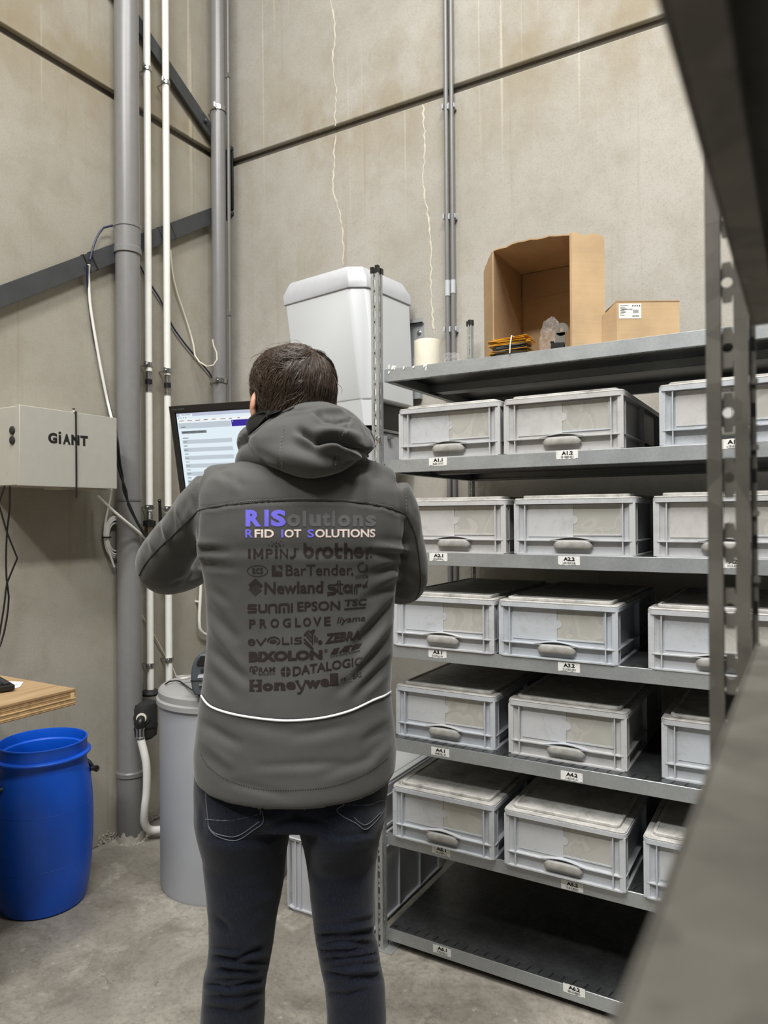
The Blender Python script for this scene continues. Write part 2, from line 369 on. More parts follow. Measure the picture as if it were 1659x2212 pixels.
# ------------------------------------------------------------------ room shell
def struct(name, mb, mats, parent=None, **kw):
    o = mb.build(name, mats, parent, **kw)
    if parent is None: o['kind'] = 'structure'
    return o
XR, YF, ZT = 4.2, -5.2, 6.6
GZ0, GZ1 = 3.222, 3.258                              # recessed panel joint
mb = MB(); mb.box(XL-.3, XR, YF, YB+.3, -.2, 0); struct('floor', mb, M['floor'])
mb = MB(); mb.box(XL-.3, XR, YF, YB+.3, ZT, ZT+.15); struct('ceiling', mb, M['ceil'])
wl = MB(); wl.box(XL-.2, XL-.025, YF, YB+.2, 0, ZT); wall_left = struct('wall_left', wl, M['joint'])
wb = MB(); wb.box(XL, XR, YB+.025, YB+.2, 0, ZT); wall_back = struct('wall_back', wb, M['joint'])
def panel(parent, f, mat):
    mb = MB(); f(mb); return mb.build('concrete_panel', mat, parent, bevel=.006, seg=2)
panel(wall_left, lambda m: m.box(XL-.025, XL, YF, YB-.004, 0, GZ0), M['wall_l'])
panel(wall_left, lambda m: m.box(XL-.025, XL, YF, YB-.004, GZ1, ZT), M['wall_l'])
panel(wall_back, lambda m: m.box(XL+.008, XR, YB, YB+.025, 0, GZ0), M['wall'])
panel(wall_back, lambda m: m.box(XL+.008, XR, YB, YB+.025, GZ1, ZT), M['wall'])
# dark gap in the corner between the two walls
mb = MB(); mb.box(XL-.01, XL+.008, YB-.004, YB+.02, 0, ZT); mb.build('corner_gap', M['blk_r'], wall_back)
# hairline cracks filled with pale sealant
def crack(pts, w=.0035):
    mb = MB(); r = random.Random(len(pts)); P = []
    for i in range(len(pts)-1):
        a, b = np.array(pts[i]), np.array(pts[i+1]); k = max(2, int(abs(b[1]-a[1])/9))
        for j in range(k):
            q = a+(b-a)*j/k; P.append(onB(q[0]+r.uniform(-2.2,2.2), q[1], .0012))
    P.append(onB(*pts[-1], .0012))
    for a, b in zip(P, P[1:]):
        ww = w*r.uniform(.5,1.5); mb.add([(a[0]-ww,a[1],a[2]),(a[0]+ww,a[1],a[2]),(b[0]+ww,b[1],b[2]),(b[0]-ww,b[1],b[2])], [(0,1,2,3)])
    mb.build('crack_filler', M['crack'], wall_back)
crack([(713,0),(724,60),(719,130),(726,200),(724,272)]); crack([(724,292),(722,350),(718,410),(733,455),(741,510),(742,572)])
crack([(914,226),(918,320),(914,400),(927,480),(932,560),(930,620),(936,700),(938,722)])
# plaster crumbs at the foot of the left wall
mb = MB(); r = random.Random(3)
for i in range(420):
    y = 2.03+r.random()**1.0*.62; h = abs(r.gauss(0,.04))*r.random(); s = r.uniform(.0008,.0036)
    mb.obox((XL+.002, y, .004+h), (s*.5,0,0), (0,s,0), (0,0,s*r.uniform(.5,1.6)))
for i in range(160):
    a = r.uniform(0,2*PI); d = r.uniform(.0,.05); s = r.uniform(.001,.004)
    mb.obox((-2.539+(.056+d*.4)*math.cos(a), 2.153+(.056+d*.4)*math.sin(a), s*.3), (s,0,0), (0,s,0), (0,0,s*.5))
o = mb.build('mortar_crumbs', M['efflo'], wall_left); o['kind'] = 'stuff'

# ------------------------------------------------------------------ steel cross braces on the left wall
def flat_bar(name, label, a, b, w, off, ext0=0.0, ext1=0.0):
    A, B = onL(*a, off), onL(*b, off); d = (B-A)/np.linalg.norm(B-A); A = A-d*ext0; B = B+d*ext1
    n = np.cross(d, (1,0,0)); n /= np.linalg.norm(n); mb = MB(); c = (A+B)/2
    t = thing(name, label, 'brace', tuple(c), world=True)
    mb.obox(c, d*np.linalg.norm(B-A)/2, n*w/2, np.array((1,0,0))*.006); mb.build('flat_bar', M['anth'], t, bevel=.001)
    mb = MB(); f = A+d*np.linalg.norm(B-A)*.5
    return t, A, B, d, n
b1, A1, B1, d1, n1 = flat_bar('steel_brace', 'dark grey flat steel brace rising to the corner behind the grey pipes', (0,641), (456,467), .072, .028, 1.6, .08)
for q in (186, 201):                                  # cable ties round the brace
    P = onL(q, 641-q*.3816, .028); mb = MB(); mb.obox(P, d1*.003, n1*.0385, np.array((1,0,0))*.0085); mb.build('cable_tie', M['blk'], b1)
for q in (346, 372):
    P = onL(q, 641-q*.3816, .028); mb = MB(); mb.obox(P, d1*.0012, n1*.0372, np.array((1,0,0))*.0072); mb.build('splice_line', M['blk'], b1)
for q in (-.9, 0.02):                                 # stand-offs that bolt it to the wall
    P = A1+d1*(np.linalg.norm(B1-A1)*(.5+q*.45)); mb = MB(); mb.tube([(XL,P[1],P[2]),(XL+.028,P[1],P[2])], .014, 8); mb.build('spacer', M['anth'], b1)
b2, A2, B2, d2, n2 = flat_bar('steel_brace', 'steep dark flat steel brace coming down to the corner bracket', (291,41), (456,286), .066, .028, 1.2, .06)
P = B2-d2*.12; mb = MB(); mb.lathe([(0,0),(.011,0),(.011,.014),(.006,.018),(0,.018)], P+np.array((.006,0,0)), 8, axis='x'); mb.build('bolt', M['anth'], b2, smooth=40)
for s in (.1,.9):
    P = A2+d2*np.linalg.norm(B2-A2)*s; mb = MB(); mb.tube([(XL,P[1],P[2]),(XL+.028,P[1],P[2])], .014, 8); mb.build('spacer', M['anth'], b2)
# corner bracket
P0, P1 = onB(501,318,0), onB(503,462,0); t = thing('corner_bracket', 'black welded steel bracket in the corner beside the slim grey pipe', 'bracket', tuple((P0+P1)/2), world=True)
mb = MB(); mb.box(XL+.006, P1[0]+.008, YB-.012, YB, P1[2]+.02, P0[2]-.03); mb.build('plate', M['blk'], t, bevel=.002)
mb = MB(); mb.box(XL, XL+.010, YB-.13, YB-.012, P1[2]-.03, P0[2]-.02); mb.build('gusset', M['blk'], t, bevel=.002)
for z in (P1[2]+.0, P0[2]-.012):
    mb = MB(); mb.lathe([(0,0),(.016,0),(.016,-.016),(.008,-.03),(0,-.03)], (P1[0]-.006, YB, z), 6, axis='y'); mb.build('bolt', M['anth'], t, smooth=30)

# ------------------------------------------------------------------ pipes
def vert(px, py, off):                                # foot point of a vertical pipe on the left wall
    return onL(px, py, off)[:2]
def clamp(parent, x, y, z, r, wallx, sgn=1, h=.018, back=False):
    t = MB(); t.lathe([(r+.0005,-h/2),(r+.005,-h/2),(r+.005,h/2),(r+.0005,h/2),(r+.0005,-h/2)], (x,y,z), 24, cap=False)
    dr = np.array((.45,-.9,0))/1.006
    for s in (-1,1):                                  # screw ears
        c = np.array((x,y,z))+dr*s*(r+.012); t.obox(c, dr*.011, np.array((dr[1],-dr[0],0))*.0035, (0,0,h/2))
        t.tube([c+np.array((dr[1],-dr[0],0))*-.008, c+np.array((dr[1],-dr[0],0))*.010], .0032, 8)
    if back: t.tube([(x,y+r,z),(x,YB,z)], .004, 8)
    else: t.tube([(x-r,y,z),(XL,y,z)], .004, 8)
    return t.build('pipe_clamp', M['chrome'], parent, smooth=40)
def zL(px, py, off): return onL(px, py, off)[2]

# big grey drain pipe
bx, by, br = -2.539, 2.153, .0515
big = thing('drain_pipe', 'thickest grey plastic drain pipe standing on the floor at the left wall', 'pipe', (bx,by,0), world=True)
zc = lambda py: CAM[2]+(at(268,py,'x',bx)[2]-CAM[2])
Z1, Z2, Z3 = zc(486), zc(541), zc(1080); Z4 = zc(1672)
mb = MB(); mb.lathe([(br,0),(br,6.58)], (bx,by,0), 48); mb.build('pipe', M['pvc'], big, smooth=40)
mb = MB(); mb.lathe([(br,Z2-.012),(br+.006,Z2-.012),(br+.006,Z2+.012),(br+.003,Z2+.016),(br+.003,Z1-.012),(br+.006,Z1-.010),(br+.006,Z1+.006),(br,Z1+.008)], (bx,by,0), 48, cap=False); mb.build('coupling', M['pvc'], big, smooth=30)
mb = MB(); mb.lathe([(br,Z3-.004),(br+.003,Z3-.004),(br+.003,Z3+.004),(br,Z3+.004)], (bx,by,0), 48, cap=False); mb.build('joint_ring', M['pvc_d'], big, smooth=30)
mb = MB(); mb.lathe([(br,0.0),(br+.004,0.0),(br+.004,Z4-.015),(br+.008,Z4-.012),(br+.008,Z4+.004),(br+.004,Z4+.010),(br,Z4+.010)], (bx,by,0), 48, cap=False); mb.build('socket', M['pvc_d'], big, smooth=30)
mb = MB(); r = random.Random(8); n = 120
rings = [[((br+.0055)*math.cos(2*PI*k/n)+bx, (br+.0055)*math.sin(2*PI*k/n)+by, 0) for k in range(n)], [((br+.0048)*math.cos(2*PI*k/n)+bx, (br+.0048)*math.sin(2*PI*k/n)+by, .030+.009*math.sin(k*.21)+.006*math.sin(k*.53+1)+.010*r.random()) for k in range(n)]]
mb.loft(rings, cap0=False, cap1=False); mb.build('mortar_collar', M['efflo'], big)
for z in (Z1+.7, Z3+.35):
    mb = MB(); mb.tube([(bx-br,by,z),(XL,by,z)], .006, 8); mb.build('wall_bracket', M['chrome'], big)

# slim grey pipe in the corner
px_, py_ = vert(472, 400, .066); sr = .036
slim = thing('drain_pipe', 'slimmer grey plastic pipe running down the corner', 'pipe', (px_,py_,0), world=True)
mb = MB(); mb.lathe([(sr,.02),(sr,6.58)], (px_,py_,0), 40); mb.build('pipe', M['pvc'], slim, smooth=40)
for q in (238, 823): clamp(slim, px_, py_, at(470,q,'x',px_)[2], sr, XL, h=.022)
mb = MB(); mb.lathe([(.0085,.02),(.0085,6.58)], (px_+.043,py_+.028,0), 16); 
cdt = thing('cable_conduit', 'thin grey conduit squeezed beside the slim corner pipe', 'conduit', (px_+.043,py_+.028,0), world=True)
mb.build('tube', M['pvc_d'], cdt, smooth=40)
for z in (1.0,2.4,3.6):
    q = MB(); q.box(px_+.030, px_+.053, py_+.018, py_+.038, z, z+.02); q.build('clip', M['pvc_d'], cdt)

# two white risers with press fittings
def riser(label, pxt, pyt, clamps, fit, lowfit, zb, off=.055, r=.0158):
    x, y = vert(pxt, pyt, off); Z = lambda q: at(pxt, q, 'x', x)[2]
    t = thing('water_riser', label, 'pipe', (x,y,zb), world=True)
    mb = MB(); mb.lathe([(r,Z(fit[0])),(r,6.58)], (x,y,0), 24); mb.build('pipe_section', M['wpipe'], t, smooth=40)
    mb = MB(); mb.lathe([(r,Z(lowfit[0])),(r,Z(fit[1]))], (x,y,0), 24); mb.build('pipe_section', M['wpipe'], t, smooth=40)
    mb = MB(); mb.lathe([(r,zb),(r,Z(lowfit[1]))], (x,y,0), 24); mb.build('pipe_section', M['wpipe'], t, smooth=40)
    zt, zm, zl = Z(fit[0]), (Z(fit[0])+Z(fit[1]))/2, Z(fit[1])
    def nipple(a, b):
        k = 7; pr = [(r*.55,a)]
        for i in range(k):
            z = a+(b-a)*(i+.5)/k; pr += [(r*.86, z-(b-a)*.42/k), (r*(1.04 if i in (0,k-1) else .98), z), (r*.86, z+(b-a)*.42/k)]
        pr.append((r*.55,b)); mb = MB(); mb.lathe(pr, (x,y,0), 24); mb.build('press_fitting', M['chrome'], t, smooth=30)
    nipple(zm+.009, zt+.004); nipple(zl-.004, zm-.009)
    mb = MB(); mb.lathe([(r*.8,zm-.011),(r*1.0,zm-.011),(r*1.0,zm+.011),(r*.8,zm+.011)], (x,y,0), 24); mb.build('insulating_ring', M['blk'], t, smooth=30)
    # ball valve group half hidden behind the sleeve
    z0 = Z(lowfit[0]); nipple(z0-.040, z0+.004)
    mb = MB(); n = 30
    ring = lambda z, rr: [(x+(rr+(.0016 if k%2 else 0))*math.cos(2*PI*k/n), y+(rr+(.0016 if k%2 else 0))*math.sin(2*PI*k/n), z) for k in range(n)]
    mb.loft([ring(z0-.066,.021),ring(z0-.066,.026),ring(z0-.042,.026),ring(z0-.040,.018)]); mb.build('union_nut', M['blk'], t)
    mb = MB(); mb.lathe([(.019,z0-.115),(.022,z0-.112),(.022,z0-.068),(.019,z0-.066)], (x,y,0), 6)
    mb.lathe([(.012,z0-.25),(.019,z0-.235),(.024,z0-.19),(.024,z0-.15),(.018,z0-.117)], (x,y,0), 20); mb.build('valve_body', M['brass'], t, smooth=30)
    z1 = Z(lowfit[1]); nipple(z1-.004, z1+.03); 
    mb = MB(); mb.lathe([(.016,z1+.03),(.022,z1+.035),(.022,z0-.25),(.012,z0-.25)], (x,y,0), 20); mb.build('check_valve', M['brass'], t, smooth=30)
    for q in clamps: clamp(t, x, y, Z(q), r, XL)
    return t, x, y, Z
zs = zL(322,1500,.055)
r1, x1, y1, zf1 = riser('left of the two white water pipes, with the black pump connection below', 321, 800, (152,788,1095,1437), (803,848), (1105,1262), zs)
r2, x2, y2, zf2 = riser('right of the two white water pipes, ending behind the grey tank', 361.5, 800, (182,801,1098,1425), (811,855), (1110,1279), .62)
# black valve lever between the risers
P = onL(347,1140,.075); Q = onL(345,1083,.095); lv = thing('valve_lever', 'black ball-ended valve lever between the white pipes', 'lever', tuple(P), world=True)
mb = MB(); mb.tube([P-np.array((0,0,.05)), P, Q], [.010,.009,.0065], 12); mb.lathe([(0,-.009),(.006,-.007),(.0095,0),(.006,.007),(0,.009)], Q+np.array((0,0,.003)), 14); mb.build('handle', M['blk'], lv, smooth=50)
mb = MB(); mb.tube([P-np.array((0,0,.05)), np.array((XL,P[1],P[2]-.06))], .008, 10); mb.build('stem', M['brass'], lv, smooth=40)
# black pump shell, elbow and the short white hose going to the tank
P = onL(311,1545,.105); pm = thing('circulation_pump', 'black insulated pump body under the left white pipe', 'pump', tuple(P), world=True)
rr = .057
mb = MB(); mb.lathe([(rr*.6,-.10),(rr*.95,-.085),(rr,-.05),(rr,.035),(rr*.92,.055),(rr*.5,.062)], P, 28); mb.build('shell', M['blk_r'], pm, smooth=35)
mb = MB(); mb.lathe([(rr*1.005,-.048),(rr*1.03,-.048),(rr*1.03,-.042),(rr*1.005,-.042)], P, 28, cap=False); mb.build('split_line', M['blk'], pm)
mb = MB(); mb.lathe([(.02,.060),(.036,.064),(.040,.074),(.034,.086),(.02,.090)], (x1,y1,P[2]), 28); mb.build('top_flange', M['blk_r'], pm, smooth=35)
H = np.array((.62,-.78,0)); front = P+H*rr*.98
mb = MB(); mb.tube([P+H*.02+np.array((0,0,.004)), front+np.array((0,0,.004))], [.036,.034], 24); mb.build('face_disc', M['blk_r'], pm, smooth=35)
mb = MB(); mb.tube([front-H*.01+np.array((0,0,.003)), front+H*.006+np.array((0,0,.003))], [.022,.021], 20); mb.build('gland_ring', M['cream'], pm, smooth=35)
e0 = front+H*.004; e1 = e0+H*.024; e2 = e1+np.array((0,0,-.03))+H*.002
mb = MB(); mb.tube([e0, e0+H*.014, e1+np.array((0,0,-.008)), e2], .0165, 16, step=.005); mb.build('elbow', M['blk'], pm, smooth=50)
mb = MB(); mb.lathe([(.012,.0),(.019,.0),(.019,-.006),(.0165,-.008),(.0165,-.036),(.020,-.039),(.020,-.044),(.012,-.044)], e2, 24); mb.build('hose_ferrule', M['chrome'], pm, smooth=30)
hz = thing('tank_hose', 'short white hose bending from the pump to the foot of the tank', 'hose', tuple(e2), world=True)
def onF(px, py, p0):                                 # on the vertical plane through p0 facing the camera
    n = np.array((FH[0],FH[1],0)); d = ray(px,py); return CAM+d*np.dot(np.array(p0)-CAM, n)/np.dot(d, n)
pts = [e2+np.array((0,0,-.04)), onF(316,1650,e2), onF(317,1705,e2), onF(313,1745,e2), onF(309,1782,e2)+FH*.02, onF(318,1804,e2)+FH*.05, onF(350,1808,e2)+FH*.08]
mb = MB(); mb.tube(pts, .0165, 16, step=.012); mb.build('hose', M['wpipe'], hz, smooth=60)
# thin white drop pipe with bend
pts = [onL(438,1120,.03), onL(434,1258,.03), onL(430.5,1340,.03), onL(434,1362,.03), onL(446,1371,.03), onL(470,1372,.03)]
th = thing('overflow_pipe', 'thin white pipe with a bend, left of the man at waist height', 'pipe', tuple(pts[1]), world=True)
mb = MB(); mb.tube(pts, .0075, 12, step=.02); mb.build('pipe', M['wpipe'], th, smooth=60)
for q in (1180,1300):
    P = onL(436 if q < 1250 else 432,q,.03); mb = MB(); mb.tube([(P[0],P[1],P[2]),(XL,P[1],P[2])], .005, 8); mb.build('clip', M['wpipe'], th)

# conduit pair on the back wall
for i, (px, lab, zz) in enumerate(((966.5,'left of the paired grey conduits on the back wall',(606,640)), (978.5,'right of the paired grey conduits on the back wall',(605,634)))):
    P = onB(px, 600, .024); x, y = P[0], P[1]; Z = lambda q: at(px, q, 'y', y)[2]; rr = .0098 if i == 0 else .0092
    t = thing('wall_conduit', lab, 'conduit', (x,y,.3), world=True)
    mb = MB(); mb.lathe([(rr,.3),(rr,6.58)], (x,y,0), 20); mb.build('tube', M['pvc'], t, smooth=40)
    mb = MB(); mb.lathe([(rr,Z(zz[1])),(rr+.0018,Z(zz[1])),(rr+.0018,Z(zz[0])),(rr,Z(zz[0]))], (x,y,0), 20, cap=False); mb.build('coupling', M['whiteg'], t, smooth=30)
    for q in (228, 467, 711):
        z = Z(q); mb = MB(); mb.box(x-.018, x+.014, y+.006, YB, z-.011, z+.011)
        mb.box(x-.018,x-.012,y-.008,y+.008,z-.011,z+.011); mb.box(x+.0105,x+.0145,y-.006,y+.006,z-.009,z+.009); mb.build('clip', M['whiteg'], t, bevel=.001)

# ------------------------------------------------------------------ wall cabinet
CX = XL+.20; a, b = at(37,875,'x',CX), at(247.5,903,'x',CX); c, d = at(39,1050,'x',CX), at(249,1056,'x',CX)
ya, yb, zb_, zt_ = (a[1]+c[1])/2, (b[1]+d[1])/2, (c[2]+d[2])/2, (a[2]+b[2])/2
cb = thing('wall_cabinet', 'light grey metal wall cabinet with black GiANT lettering', 'cabinet', (XL,(ya+yb)/2,zb_), world=True)
mb = MB(); mb.box(XL, CX-.002, ya, yb-.001, zb_+.002, zt_-.002); mb.build('housing', M['cab'], cb, bevel=.003)
mb = MB(); mb.box(CX-.004, CX+.012, ya-.001, yb, zb_, zt_); mb.build('front_cover', M['cab'], cb, bevel=.002)
for yy in (ya+.20, ya+.55*(yb-ya)+.12):
    mb = MB(); mb.box(XL+.1, CX, yy-.03, yy+.03, zb_-.006, zb_+.003); mb.build('bottom_lug', M['cab'], cb, bevel=.001)
for yy, zz in ((ya-.001, zt_-.088),(ya-.001, zt_-.123)):
    mb = MB(); mb.lathe([(0,-.007),(.007,-.007),(.014,-.004),(.015,0),(.012,.0),(0,.0)], (CX-.028, yy, zz), 20, axis='y'); mb.build('cable_grommet', M['blk_r'], cb, smooth=40)
sx0, sy0 = CX+.016, ya+.54*(yb-ya)
mb = MB(); mb.tube([(sx0,sy0,zt_+.004),(sx0+.001,sy0,zt_-.1),(sx0,sy0+.001,zb_+.05),(sx0-.002,sy0+.002,zb_-.04)], .0032, 8, step=.03); mb.build('hanging_strap', M['blk'], cb, smooth=50)
mb = MB(); mb.lathe([(0,0),(.012,0),(.012,.003),(.005,.005),(.005,.010),(0,.011)], (CX+.004,sy0,zt_-.001), 16); mb.lathe([(.0,.010),(.005,.011),(.005,.015),(0,.016)], (CX+.004,sy0,zt_), 10, mi=1); mb.build('strap_eyelet', [M['cab'],M['blk']], cb, smooth=30)
# ------------------------------------------------------------------ lettering
def text_mesh(s, bold=0.0, space=1.0):
    cu = bpy.data.curves.new('lettering', 'FONT'); cu.body = s; cu.offset = bold; cu.space_character = space; cu.resolution_u = 3
    o = bpy.data.objects.new('lettering', cu); COL.objects.link(o)
    me = bpy.data.meshes.new_from_object(o); bpy.data.objects.remove(o); bpy.data.curves.remove(cu)
    bm = bmesh.new(); bm.from_mesh(me); bmesh.ops.triangulate(bm, faces=bm.faces)
    V = np.array([v.co[:] for v in bm.verts]); F = [tuple(v.index for v in f.verts) for f in bm.faces]; bm.free(); bpy.data.meshes.remove(me)
    mn, mx = V.min(0), V.max(0); V = (V-mn)/np.maximum(mx-mn, 1e-9)
    return V[:, :2], F
def text_on(mb, s, fn, bold=.0, mi=0, space=1.0):    # fn(u, v) with u, v in 0..1 -> xyz
    V, F = text_mesh(s, bold, space); mb.add([fn(u, v) for u, v in V], F, mi)
def rect_fn(o, du, dv):
    o, du, dv = map(np.array, (o, du, dv)); return lambda u, v: o+du*u+dv*v
# cabinet lettering
mb = MB(); cxf = CX+.0126
def cabp(px, py): return at(px, py, 'x', cxf)
A, B, C_ = cabp(104,957), cabp(190,964), cabp(106,934)
for s, u0, u1, hv in (('G',0,.22,1.0),('i',.25,.32,1.18),('A',.36,.55,1.0),('N',.57,.78,1.0),('T',.80,1.0,1.0)):
    base = A+(B-A)*u0; du = (B-A)*(u1-u0); text_on(mb, s, rect_fn(base, du, (0,0,(C_-A)[2]*hv)), .02 if s == 'i' else .055)
mb.build('lettering', M['ink'], cb, fixn=False)

# ------------------------------------------------------------------ cables on the left wall
def cable(name, label, pts, r, mat, off=.02, step=.03):
    P = [onL(p[0], p[1], p[2] if len(p) > 2 else off) for p in pts]
    mb = MB(); mb.tube(P, r, 8, step=step); o = mb.build(name, M[mat], None, smooth=60)
    tag(o, label, 'cable'); return o
cable('cable', 'dark blue cable arching from the thick pipe to the brace', [(243,487),(224,492),(208,515),(198,545),(194,562,.045)], .0045, 'navy', .035)
cable('cable', 'white cable falling from the brace to the cabinet top', [(192,572,.046),(191,590,.03),(194,650),(203,712),(214,775),(223,822),(233,870),(241.5,905,.05)], .006, 'wpipe')
cable('cable', 'blue cable alongside the white one above the cabinet', [(189,572,.046),(188.5,600,.03),(192,650),(202,725),(216,790),(227,835),(237,880),(246,915,.05),(249,940,.06)], .0045, 'navy', .014)
cable('cable', 'dark blue cable crossing behind the white pipes to the corner', [(293,548),(303,575),(318,603),(329,620),(345,645),(358,672),(371,702),(390,730),(412,758),(437,787),(452,805),(461,821)], .0042, 'navy', .012)
cable('cable', 'loose cream cable with a hooked end near the corner pipe', [(368,540),(372,585),(381,627),(396,672),(409,712),(418,745,.03),(421,768,.04),(431,782,.06),(447,792,.10),(461,789,.14),(469,777,.15),(468,762,.15),(461,746,.14),(459,733,.14)], .0042, 'cream_cable', .015)
for k, (dx, lab) in enumerate(((0,'black cable leaving the cabinet, upper of the taped bundle'),(3.5,'black cable leaving the cabinet, lower of the taped bundle'),(-3,'dark cable of the taped bundle lying closest to the thick pipe'))):
    o = .135+.006*k
    cable('cable', lab, [(249,925,.12),(252+dx,960,o),(256+dx,1000,o),(263+dx*.6,1030,o),(270-dx,1060,o),(278+dx*.5,1090,o),(291+dx*.3,1118,o),(306+dx*.3,1145,o),(322,1168,o),(345,1195,.13)], .0042, 'blk', .02)
cable('cable', 'straight white cable slanting over the thick pipe', [(212,1072,.05),(226,1086,.10),(241,1100,.14),(270,1125,.15),(300,1150,.14),(322,1170,.13)], .0058, 'wpipe')
cable('cable', 'white cable dropping from the cabinet underside', [(241,1057,.05),(238,1080,.03),(230,1115,.02),(225,1155,.02),(231,1180,.02),(240,1205,.02),(247,1225,.02)], .0048, 'wpipe')
# coil of white cable hung beside the big pipe
cc = onL(249,1160,.02); t = thing('cable_coil', 'coil of white and blue cable behind the thick pipe', 'cable coil', tuple(cc), world=True)
for k in range(5):
    ry, rz = .052-.004*k, .088-.007*k; mb = MB()
    mb.tube([(cc[0]+.004*(k%3)-.004, cc[1]+ry*math.cos(a), cc[2]+rz*math.sin(a)) for a in np.linspace(.2,2*PI+.1,40)], .004, 7); mb.build('loop', M['navy' if k == 3 else 'wpipe'], t, smooth=60)
mb = MB(); mb.obox((cc[0],cc[1]-.045,cc[2]), (.012,0,0), (0,.015,0), (0,0,.003)); mb.build('cable_tie', M['blk'], t)
cable('cable', 'black cable hanging from the lower cabinet grommet in a zigzag', [(27,992,.15),(18,1022,.14),(8,1056,.11),(-3,1090,.09),(4,1112,.08),(14,1147,.08),(27,1180,.08),(37.5,1206,.07),(28,1228,.06),(15,1260,.05),(10,1300,.05),(3,1345,.05),(-8,1400,.05),(-30,1440,.06),(-50,1462,.08)], .0034, 'blk', .05)
cable('cable', 'black cable hanging straight from the lower cabinet grommet', [(28,992,.155),(22.5,1020,.14),(21,1060,.11),(20.5,1100,.09),(15,1150,.07),(13,1200,.06),(14,1250,.05),(19,1290,.05),(14,1340,.05),(2,1390,.05),(-20,1432,.06),(-40,1455,.09)], .0034, 'blk', .05)
cable('cable', 'thin cream tube slanting across the wall behind the white pipes', [(298,1318,.012),(318,1347,.012),(340,1385,.012),(360,1422,.012),(374,1445,.03),(381,1462,.05)], .003, 'cream_cable')
# ------------------------------------------------------------------ boltless shelving
PITCH = .05
def build_upright(H=2.184):
    """perforated T-shaped upright; local x: -.030..0 front face, y: -.030..+.014 inner face"""
    mb = MB(); n = int(H/PITCH)
    mb.box(-.030,-.021,-.030,-.024,0,H); mb.box(-.012,-.003,-.030,-.024,0,H)           # front ridges
    mb.box(-.0045,-.003,-.024,-.021,0,H)
    mb.box(-.006,-.002,-.032,-.0215,0,H); mb.box(-.006,-.002,-.0125,-.0025,0,H)            # inner-face ridges
    mb.box(-.012,-.009,-.0025,.002,0,H)                                                   # thin rear strip
    for k in range(n+1):
        z0 = k*PITCH; h = min(PITCH*.56, H-z0)
        if h <= .003: continue
        mb.box(-.021,-.012,-.0272,-.0262,z0,z0+h)                                       # rungs of the front slot column
        if h > .02: mb.box(-.0195,-.0165,-.0276,-.0270,z0+h*.35,z0+h*.62,1)
    # inner-face web with round holes
    N = 16; hr = .0040; yc = -.017
    for k in range(n):
        z0, z1 = k*PITCH+.0, k*PITCH+.031; zc = (z0+z1)/2; out = []
        for i in range(N):
            a = 2*PI*(i+.5)/N; c, s = math.cos(a), math.sin(a)
            m = max(abs(c)/.0046, abs(s)/.0155); out.append((yc+c/m, zc+s/m))
        vs = []
        for x in (-.0055,-.0068):
            vs += [(x,y,z) for y,z in out]+[(x,yc+hr*math.cos(2*PI*(i+.5)/N),zc+hr*math.sin(2*PI*(i+.5)/N)) for i in range(N)]
        fs = []
        for i in range(N):
            j = (i+1)%N; fs += [(i,j,N+j,N+i),(2*N+j,2*N+i,3*N+i,3*N+j),(N+i,N+j,3*N+j,3*N+i),(i,2*N+i,2*N+j,j)]
        mb.add(vs, fs)
    for k in range(n):                                                                   # rear strip square holes and lugs
        mb.box(-.0089,-.0083,-.0012,.0016,k*PITCH+.012,k*PITCH+.022,1)
        mb.box(-.0090,-.0065,-.002,.0035,k*PITCH+.036,k*PITCH+.040)
    return mb.mesh('upright', [M['galv_d'], M['blk']])
def build_shelf(L=1.345, D=.71):
    mb = MB(); FHt = .040
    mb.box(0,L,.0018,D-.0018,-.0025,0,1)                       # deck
    mb.box(0,L,0,.0018,-FHt,0); mb.box(0,L,D-.0018,D,-FHt,0)
    mb.box(0,L,.0018,.017,-FHt,-FHt+.0018); mb.box(0,L,D-.017,D-.0018,-FHt,-FHt+.0018)
    mb.box(0,L,.0155,.017,-FHt,-FHt+.008); mb.box(0,L,D-.017,D-.0155,-FHt,-FHt+.008)
    mb.box(0,.0018,.0018,D-.0018,-FHt,-.0025); mb.box(L-.0018,L,.0018,D-.0018,-FHt,-.0025)
    mb.box(.0018,.022,.027,D-.027,-FHt,-FHt+.0018); mb.box(L-.022,L-.0018,.027,D-.027,-FHt,-FHt+.0018)
    mb.box(0,L,D*.5-.03,D*.5+.03,-.03,-.028); mb.box(0,L,D*.5-.03,D*.5-.028,-.028,-.0025); mb.box(0,L,D*.5+.028,D*.5+.03,-.028,-.0025)
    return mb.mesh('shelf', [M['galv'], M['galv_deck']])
def build_slots(L=1.345):
    mb = MB(); x = .022
    mb.box(.012,.024,.010,.022,.0002,.0006)
    while x < L-.03:
        x += .0335
        mb.add([(x,.010,.0005),(x+.004,.010,.0005),(x+.010,.034,.0005),(x+.006,.034,.0005)], [(0,1,2,3)])
    x = .03
    while x < L-.03:
        mb.box(x,x+.0035,.004,.011,-.0404,-.0400); x += .0335
    return mb.mesh('slot_row', [M['blk']])
UP, SH, SL = build_upright(), build_shelf(), build_slots()
def mirrored(me):
    m2 = me.copy(); m2.transform(Matrix.Scale(-1,4,(1,0,0))); m2.flip_normals(); return m2
def turned(me):                                              # rear upright: mirrored in y
    m2 = me.copy(); m2.transform(Matrix.Scale(-1,4,(0,1,0))); m2.flip_normals(); return m2
UPM = mirrored(UP); UPB = turned(UP); UPBM = turned(UPM)
cap = MB(); cap.box(-.031,-.020,-.031,-.022,-.012,.008); cap.box(-.013,-.001,-.033,-.0205,-.012,.011); cap.box(-.013,-.001,-.0135,.003,-.012,.006); cap.box(-.020,-.013,-.029,-.024,-.012,.002)
